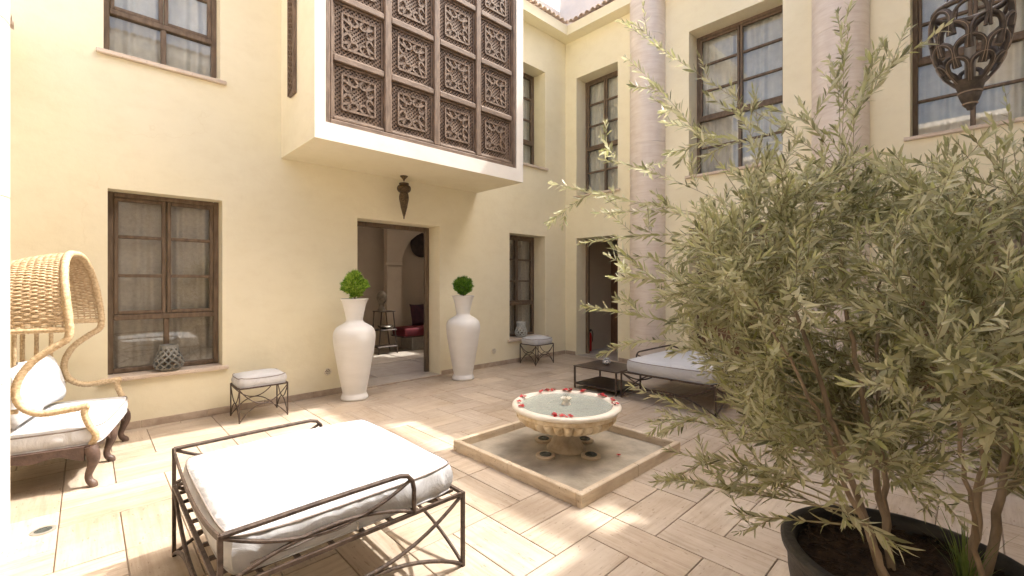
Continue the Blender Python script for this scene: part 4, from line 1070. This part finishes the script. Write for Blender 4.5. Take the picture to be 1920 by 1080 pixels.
for dy in (-.16, .16):
    MB().bar((sx - .20, sy + dy, .022), (sx - .14, sy + dy, .90), .018).build('leg', 'table_iron', t); MB().bar((sx + .22, sy + dy, .022), (sx + .12, sy + dy, .90), .018).build('leg', 'table_iron', t)
for z, w in ((.88, .17), (.50, .20), (.16, .22)): MB().box((sx - w, sy - .17, z), (sx + w, sy + .17, z + .02), .003).build('shelf', 'table_iron', t)
t = thing('silver_bowl', (sx + .02, sy - .02, .521), 'shallow silver bowl on the middle shelf of the iron stand', 'bowl')
MB().lathe([(.05, .521), (.07, .525), (.14, .56), (.165, .60), (.16, .60), (.13, .565), (.0, .54)], (sx + .02, sy - .02, 0), 32, closed_top=False).build('body', 'silver', t, smooth=50)
t = thing('head_sculpture', (sx - .05, sy, .90), 'weathered stone head on top of the iron stand', 'sculpture')
hd = MB()
def headf(a, b):
    an = 2 * PI * a; ph = PI * (b - .5); r = .115
    x, y, z = r * .86 * math.cos(ph) * math.cos(an), r * math.cos(ph) * math.sin(an), r * 1.28 * math.sin(ph)
    face = max(0, -math.sin(an)) * math.cos(ph)
    if y < 0:
        nose = math.exp(-((x / .018) ** 2 + ((z + .012) / .035) ** 2)) * .026; eye = -math.exp(-(((abs(x) - .04) / .018) ** 2 + ((z - .018) / .016) ** 2)) * .014
        mouth = -math.exp(-((x / .030) ** 2 + ((z + .062) / .008) ** 2)) * .008; y -= nose + eye + mouth
    if z < -.03: x *= 1 - (-.03 - z) * 2.0
    return (sx - .05 + x, sy + y, 1.17 + z)
hd.grid(headf, 44, 36, wrap=True); hd.build('head', 'stone_head', t, smooth=70)
MB().lathe([(.085, .902), (.08, .92), (.058, .96), (.052, 1.02), (.058, 1.08)], (sx - .05, sy + .015, 0), 28).build('neck', 'stone_head', t, smooth=60)
t = thing('wall_disc', (-1.45, 3.44, 2.35), 'dark round hammered disc on the wall of the arched niche', 'wall disc')
m = MB(); n = 40; cdx, cdz = -1.33, 2.40
for rr_, yy in ((.30, 3.44), (.28, 3.42), (.15, 3.40), (.05, 3.395)): m.v += [(cdx + rr_ * math.cos(2 * PI * k / n), yy, cdz + rr_ * math.sin(2 * PI * k / n)) for k in range(n)]
m.f = [(i * n + k, i * n + (k + 1) % n, (i + 1) * n + (k + 1) % n, (i + 1) * n + k) for i in range(3) for k in range(n)] + [tuple(3 * n + k for k in range(n))]
m.build('disc', 'wood_dark', t, smooth=40)
t = thing('fire_extinguisher', (.62, -.150, 0.008), 'red fire extinguisher standing just inside the right doorway', 'extinguisher')
MB().lathe([(.05, .01), (.058, .02), (.058, .34), (.045, .39), (.02, .41), (.02, .43)], (.62, -.150, 0), 28).build('cylinder', 'red_paint', t, smooth=50)
MB().tube(crom([(.62, -.150, .44), (.62, -.20, .47), (.62, -.245, .40), (.62, -.24, .22)], 8), .009, 8).build('hose', 'black', t, smooth=60)
MB().box((.60, -.190, .43), (.64, -.120, .46), .004).build('valve', 'black', t)

# ------------------------------------------------------------------ hanging pierced lantern (upper right)
LC = (-3.80, -5.93); LZ = 2.435; KR, KZ = .71, 1.12
t = thing('hanging_lantern', (LC[0], LC[1], LZ), 'large pierced bronze lantern hanging above the olive shrub', 'lantern')
def lr(z): return float(np.interp(z, [.085, .115, .14, .17, .21, .26, .32, .38, .44, .50], [.045, .062, .095, .130, .160, .185, .203, .211, .208, .196]))
def lp_(a, z, off=0): r = lr(z) * KR + off; return (LC[0] + r * math.cos(a), LC[1] + r * math.sin(a), LZ + z * KZ)
MB().lathe([(.0, -.012), (.012, -.008), (.016, .004), (.024, .012), (.028, .022), (.026, .026), (.034, .038), (.044, .066), (.046, .080), (.043, .084), (.047, .090), (.056, .122), (.074, .145)], (*LC, LZ), 36, closed_top=False).build('finial', 'lantern_bronze', t, smooth=50)
for z, r in ((.024, .0285), (.084, .047)): MB().tube([(LC[0] + r * math.cos(2 * PI * k / 36), LC[1] + r * math.sin(2 * PI * k / 36), LZ + z) for k in range(36)], .004, 6, closed=True).build('collar', 'lantern_edge', t, smooth=60)
rows = [(.118, .105, 0), (.180, .125, .5), (.252, .135, 0), (.330, .14, .5)]
NL = 7
for (z0, hh, ph) in rows:
    for k in range(NL):
        a0 = 2 * PI * (k + ph) / NL; wa_ = 2 * PI / NL * .47; pts = []; pe = []
        for q in range(21):       # a horseshoe loop lying on the body
            th_ = PI * (1.28 - 1.56 * q / 20) ; s = q / 20
            if s < .22: x, y = -1 + .10 * (1 - s / .22) ** 1.5, s / .22 * .55
            elif s > .78: x, y = 1 - .10 * (1 - (1 - s) / .22) ** 1.5, (1 - s) / .22 * .55
            else:
                e = PI * (1 - (s - .22) / .56); x, y = math.cos(e), .55 + .45 * math.sin(e)
            rad = .205 / max(.09, lr(z0 + hh * y)); sc_ = min(1.0, 1.0)
            pts.append(lp_(a0 + wa_ * x, z0 + hh * y, .006)); pe.append(lp_(a0 + wa_ * x, z0 + hh * y, .0165))
        wb_ = .0115 + .0035 * (z0 - .118) / .24
        MB().tube(pts, 1, 8, sq=(wb_ * .6, wb_)).build('loop', 'lantern_bronze', t, smooth=60)
        MB().tube(pe, .0016, 5).build('loop_edge', 'lantern_edge', t, smooth=60)
MB().tube([lp_(2 * PI * k / 48, .485, .004) for k in range(48)], 1, 8, closed=True, sq=(.016, .012)).build('rim', 'lantern_bronze', t, smooth=60)
MB().tube([(LC[0], LC[1], LZ + .13), (LC[0], LC[1], LZ + .40)], .022, 12).build('candle_tube', 'metal_box', t, smooth=40)
for k in range(3):
    a0 = 2 * PI * k / 3 + .4; MB().tube([lp_(a0, .485, .004), (LC[0] + .01 * math.cos(a0), LC[1] + .01 * math.sin(a0), LZ + 1.05)], .004, 6).build('chain', 'iron', t)
MB().tube([(LC[0], LC[1], LZ + 1.04), (LC[0], LC[1], 6.461)], .005, 6).build('rod', 'iron', t)

# ------------------------------------------------------------------ potted olive
PC = Vector(CAM) + FW * 1.62 + RT * 1.43; PC.z = 0
pot = thing('plant_pot', (PC.x, PC.y, 0), 'big black clay pot at the lower right holding the olive shrub', 'pot')
MB().lathe([(.26, .0), (.28, .01), (.335, .20), (.362, .36), (.366, .44), (.374, .455), (.386, .470), (.388, .488), (.378, .500), (.352, .502), (.340, .492), (.336, .46), (.33, .43), (.0, .42)], (PC.x, PC.y, 0), 64, closed_top=False).build('body', 'clay_black', pot, smooth=45)
def soilf(a, b):
    r = .334 * b; an = 2 * PI * a; x, y = r * math.cos(an), r * math.sin(an); return (PC.x + x, PC.y + y, .445 + .012 * math.sin(19 * x + 3) * math.cos(23 * y) + .015 * (1 - b))
MB().grid(soilf, 48, 14, wrap=True).build('soil', 'mulch', pot, smooth=80)
mc = MB(); rm_ = random.Random(3)
for k in range(420):
    r = .325 * math.sqrt(rm_.random()); an = rm_.uniform(0, 6.283); a2 = rm_.uniform(0, 3.14); l = rm_.uniform(.010, .032); w = rm_.uniform(.003, .007); tl = rm_.uniform(-.35, .35)
    c = Vector((PC.x + r * math.cos(an), PC.y + r * math.sin(an), .458 + rm_.uniform(0, .012))); d = Vector((math.cos(a2), math.sin(a2), tl)).normalized() * l
    mc.bar(c - d, c + d, w, w * .6)
mc.build('bark_chips', 'mulch', pot, kind='stuff')

class Tree: pass
def PX(px, py, d): return Vector(CAM) + (FW + RT * ((px - 960) / 834.5) + Vector((0, 0, 1)) * ((528.5 - py) / 834.5)) * d
ol = thing('olive_shrub', (PC.x, PC.y, .45), 'bushy grey-green olive shrub filling the right side of the courtyard', 'shrub')
rng = random.Random(17)
stems = []
def mk_stem(b, e, r0, bow):
    b, e = Vector(b), Vector(e); m1 = b.lerp(e, .35) + Vector(bow) * .5; m2 = b.lerp(e, .7) + Vector(bow)
    P = crom([b, m1, m2, e], 9); n = len(P)
    for i in range(1, n - 1): P[i] = P[i] + Vector((rng.uniform(-.008, .008), rng.uniform(-.008, .008), 0))
    rad = [.55 * r0 * (1 - .72 * i / (n - 1)) * rng.uniform(.93, 1.07) for i in range(n)]
    MB().tube(P, rad, 9).build('trunk', 'bark', ol, smooth=60); stems.append((P, rad))
S = lambda f, r, z: Vector((PC.x, PC.y, 0)) + FW * f + RT * r + Vector((0, 0, z))
for (b, e, r0, bow) in ((S(-.17, -.17, .44), S(.02, -.55, 1.45), .019, (0, -.03, .02)), (S(-.06, -.12, .44), S(.25, -.40, 1.75), .024, (.03, 0, .05)),
                        (S(-.02, -.06, .44), S(.30, -.02, 2.0), .023, (0, .04, .03)), (S(-.10, .13, .44), S(-.15, .15, 1.75), .026, (-.04, -.03, .0)),
                        (S(-.08, .20, .44), S(.10, .55, 1.70), .028, (.02, -.04, 0)), (S(.12, .04, .44), S(.45, .30, 1.6), .022, (0, .03, .04)), (S(-.20, .08, .44), S(-.35, -.20, 1.35), .016, (0, 0, .05))):
    mk_stem(b, e, r0, bow)
spts = [(p, r, p.z) for P, rad in stems for p, r in zip(P[6:], rad[6:])]
LEAF = []            # (pos, dir, normal, length, width, bend)
tw = MB()
def leaves_on(P, f0, sp, Lm, jit=1.0):
    acc = 0; side = rng.uniform(0, 6.28); tot = sum((b - a).length for a, b in zip(P, P[1:])); run = 0
    for a, b in zip(P, P[1:]):
        seg = b - a; sl_ = seg.length
        if sl_ < 1e-6: continue
        t_ = seg / sl_; o1 = t_.orthogonal().normalized(); o2 = t_.cross(o1); s = 0
        while s < sl_:
            step = sp - acc
            if s + step > sl_: acc += sl_ - s; break
            s += step; acc = 0; fr = (run + s) / tot
            if fr < f0 and rng.random() > .12: continue
            side += PI / 2 + rng.uniform(-.35, .35)
            for k in (0, 1):
                if rng.random() < .10: continue
                an = side + PI * k + rng.uniform(-.3, .3); out = o1 * math.cos(an) + o2 * math.sin(an)
                el = rng.uniform(.55, 1.1) * (1 - .35 * fr)
                d = (t_ * math.cos(el) + out * math.sin(el) + Vector((0, 0, rng.uniform(-.12, .16)))).normalized()
                nv = (t_ * math.sin(el) - out * math.cos(el) + Vector((rng.uniform(-.5, .5), rng.uniform(-.5, .5), rng.uniform(-.2, .5)))); nv = (nv - d * nv.dot(d)).normalized()
                L_ = Lm * rng.uniform(.55, 1.28) * (1 - .35 * max(0, fr - .75) * 4 * .5)
                LEAF.append((a + t_ * s, d, nv, L_, L_ * rng.uniform(.175, .235), rng.uniform(-.10, .22)))
        run += sl_
    # terminal pair
    t_ = (P[-1] - P[-2]).normalized()
    for k in range(3):
        d = (t_ + Vector((rng.uniform(-.35, .35), rng.uniform(-.35, .35), rng.uniform(-.2, .35)))).normalized(); nv = d.orthogonal().normalized()
        LEAF.append((P[-1], d, nv, Lm * rng.uniform(.5, .85), Lm * .14, .1))
def branch(a, b, r0, order, Lm, sag=None, ns=None):
    L_ = (b - a).length; sag = rng.uniform(-.05, .14) * L_ if sag is None else sag
    m = a.lerp(b, .5) + Vector((rng.uniform(-.06, .06) * L_, rng.uniform(-.06, .06) * L_, sag)); P = bez([a, m, b], 9 if order < 2 else 6)
    n = len(P); tw.tube(P, [max(.0011, r0 * (1 - .8 * i / (n - 1))) for i in range(n)], 5, cap=False)
    leaves_on(P, .38 if order == 0 else .08, .0165 if order else .019, Lm)
    if order < 2:
        ns = ns if ns is not None else (rng.randint(3, 5) if order == 0 else rng.randint(0, 2))
        for k in range(ns):
            f = rng.uniform(.35, .95); i = min(n - 2, int(f * (n - 1))); p = P[i]; t_ = (P[i + 1] - P[i]).normalized()
            o1 = t_.orthogonal().normalized(); o1.rotate(Matrix.Rotation(rng.uniform(0, 6.28), 3, t_))
            d = (t_ * rng.uniform(.5, 1) + o1 * rng.uniform(.5, .95) + Vector((0, 0, rng.uniform(-.1, .4)))).normalized()
            q = p + d * rng.uniform(.10, .26) * (1 if order == 0 else .7)
            if q.y < -6.42 or (q - CAM).length < .75: continue
            branch(p, q, r0 * .5, order + 1, Lm * .93)
def anchor(T):
    best = None
    for p, r, z in spts:
        d = (T - p).length + 1.3 * max(0, p.z - T.z + .05) + rng.uniform(0, .12)
        if best is None or d < best[0]: best = (d, p, r)
    return best[1], best[2]
# long visible shoots first, then a filled crown
shoots = [(1040, 345, 2.30), (1095, 455, 2.25), (1098, 575, 2.15), (1165, 40, 2.45), (1175, 110, 2.35), (1185, 725, 2.05), (1255, 845, 1.85), (1375, 965, 1.62), (1270, 900, 1.75),
          (1570, 25, 2.35), (1555, 110, 2.3), (1655, 85, 2.0), (1625, 140, 2.1), (1330, 180, 2.3), (1250, 230, 2.4), (1130, 300, 2.3), (1120, 400, 2.35), (1885, 175, 1.7),
          (1440, 215, 2.2), (1500, 190, 2.1), (1150, 520, 2.2), (1180, 640, 2.1), (1240, 770, 2.0), (1330, 860, 1.75), (1420, 880, 1.6), (1885, 690, 1.15), (1760, 740, 1.12), (1650, 820, 1.15), (1905, 560, 1.2)]
for (px, py, d) in shoots:
    T_ = PX(px, py, d)
    if T_.y < -6.4: T_.y = -6.38
    a, r = anchor(T_); branch(a, T_, min(r * .5, .0065), 0, rng.uniform(.052, .066), ns=rng.randint(1, 3))
CC = S(.14, .06, 1.30)
cnt = 0
while cnt < 275:
    v = Vector((rng.gauss(0, 1), rng.gauss(0, 1), rng.gauss(0, 1))).normalized() * rng.uniform(.25, 1) ** .42
    T_ = CC + FW * v.x * .70 + RT * v.y * 1.02 + Vector((0, 0, 1)) * v.z * .76
    d = T_ - CAM; w = d.dot(FW); px = 960 + 834.5 * d.dot(RT) / w if w > .2 else 9999; py = 528.5 - 834.5 * d.z / w if w > .2 else 0
    if T_.y < -6.35 or w < .95 or T_.z < .64 or px > 2250: continue
    if px < 1390 and py > 760 or py > 930: continue
    if (py < 250 and rng.random() < .8) or (px > 1640 and py < 345): continue
    if px < 1300 and rng.random() < .55: continue
    if px < 1345 and 570 < py < 820 and rng.random() < .9: continue
    a, r = anchor(T_)
    if (T_ - a).length < .12: continue
    branch(a, T_, min(r * .5, .0065), 0, rng.uniform(.046, .064)); cnt += 1
tw.build('branches', 'twig', ol, smooth=60, kind='stuff')
# leaf blades: the 300 that show largest are parts, the rest one mass
def leaf_pts(L_, W_, bd):
    h = W_ * .16
    return [(0, 0, 0), (.30 * L_, .5 * W_, h), (.30 * L_, 0, .02 * L_ * bd), (.30 * L_, -.5 * W_, h), (.68 * L_, .42 * W_, h - .25 * bd * L_), (.68 * L_, 0, -.22 * bd * L_), (.68 * L_, -.42 * W_, h - .25 * bd * L_), (L_, 0, -.55 * bd * L_)]
LF = [(0, 2, 1), (0, 3, 2), (1, 2, 5, 4), (2, 3, 6, 5), (4, 5, 7), (5, 6, 7)]
def lsize(l):
    d = l[0] - CAM; w = d.dot(FW)
    if w < .3: return 0
    px = 960 + 834.5 * d.dot(RT) / w; py = 528.5 - 834.5 * d.z / w
    return l[3] / w * (1 - abs(l[1].dot(d.normalized()))) if 0 < px < 1920 and 0 < py < 1080 else 0
LEAF.sort(key=lsize, reverse=True)
print('leaves', len(LEAF))
lm0 = bpy.data.meshes.new('leaf'); lm0.from_pydata(leaf_pts(1, .22, .12), [], LF); lm0.polygons.foreach_set('use_smooth', [True] * 6); lm0.materials.append(MATS['olive_leaf'])
for (p, d, nv, L_, W_, bd) in LEAF[:300]:
    s = nv.cross(d); M = Matrix(((d.x * L_, s.x * W_ / .22, nv.x * L_, p.x - PC.x), (d.y * L_, s.y * W_ / .22, nv.y * L_, p.y - PC.y), (d.z * L_, s.z * W_ / .22, nv.z * L_, p.z - .45), (0, 0, 0, 1)))
    o = bpy.data.objects.new('leaf', lm0); COL.objects.link(o); o.parent = ol; o.matrix_local = M
vs = []; fs = []
for (p, d, nv, L_, W_, bd) in LEAF[300:]:
    s = nv.cross(d); n = len(vs)
    for (x, y, z) in leaf_pts(L_, W_, bd): vs.append((p.x + d.x * x + s.x * y + nv.x * z - PC.x, p.y + d.y * x + s.y * y + nv.y * z - PC.y, p.z + d.z * x + s.z * y + nv.z * z - .45))
    fs += [tuple(i + n for i in f) for f in LF]
lme = bpy.data.meshes.new('foliage'); lme.from_pydata(vs, [], fs); lme.polygons.foreach_set('use_smooth', [True] * len(lme.polygons)); lme.materials.append(MATS['olive_leaf'])
lo = bpy.data.objects.new('foliage', lme); COL.objects.link(lo); lo.parent = ol; lo['kind'] = 'stuff'
# grass tuft in the pot
gt = MB(); gb = S(-.12, .10, .455)
for k in range(46):
    a = rng.uniform(0, 6.28); l = rng.uniform(.12, .30); dr = Vector((math.cos(a), math.sin(a), 0)); b = gb + dr * rng.uniform(0, .035); sp_ = rng.uniform(.15, .6); sdv = Vector((-dr.y, dr.x, 0)); P = []
    for q in range(6):
        f = q / 5; P.append(b + dr * l * sp_ * f * f + Vector((0, 0, l * (f - .25 * sp_ * f * f))))
    w = rng.uniform(.0018, .0034); n = len(gt.v); vv = []
    for q, p in enumerate(P):
        ww = w * (1 - (q / 5) ** 2 * .95); vv += [p - sdv * ww, p + sdv * ww]
    gt.add(vv, [(2 * q, 2 * q + 1, 2 * q + 3, 2 * q + 2) for q in range(5)])
o = gt.build('grass_tuft', 'grass_blade', None, origin=gb); tag(o, 'thin green grass growing at the foot of the olive stems', 'grass', kind='stuff')
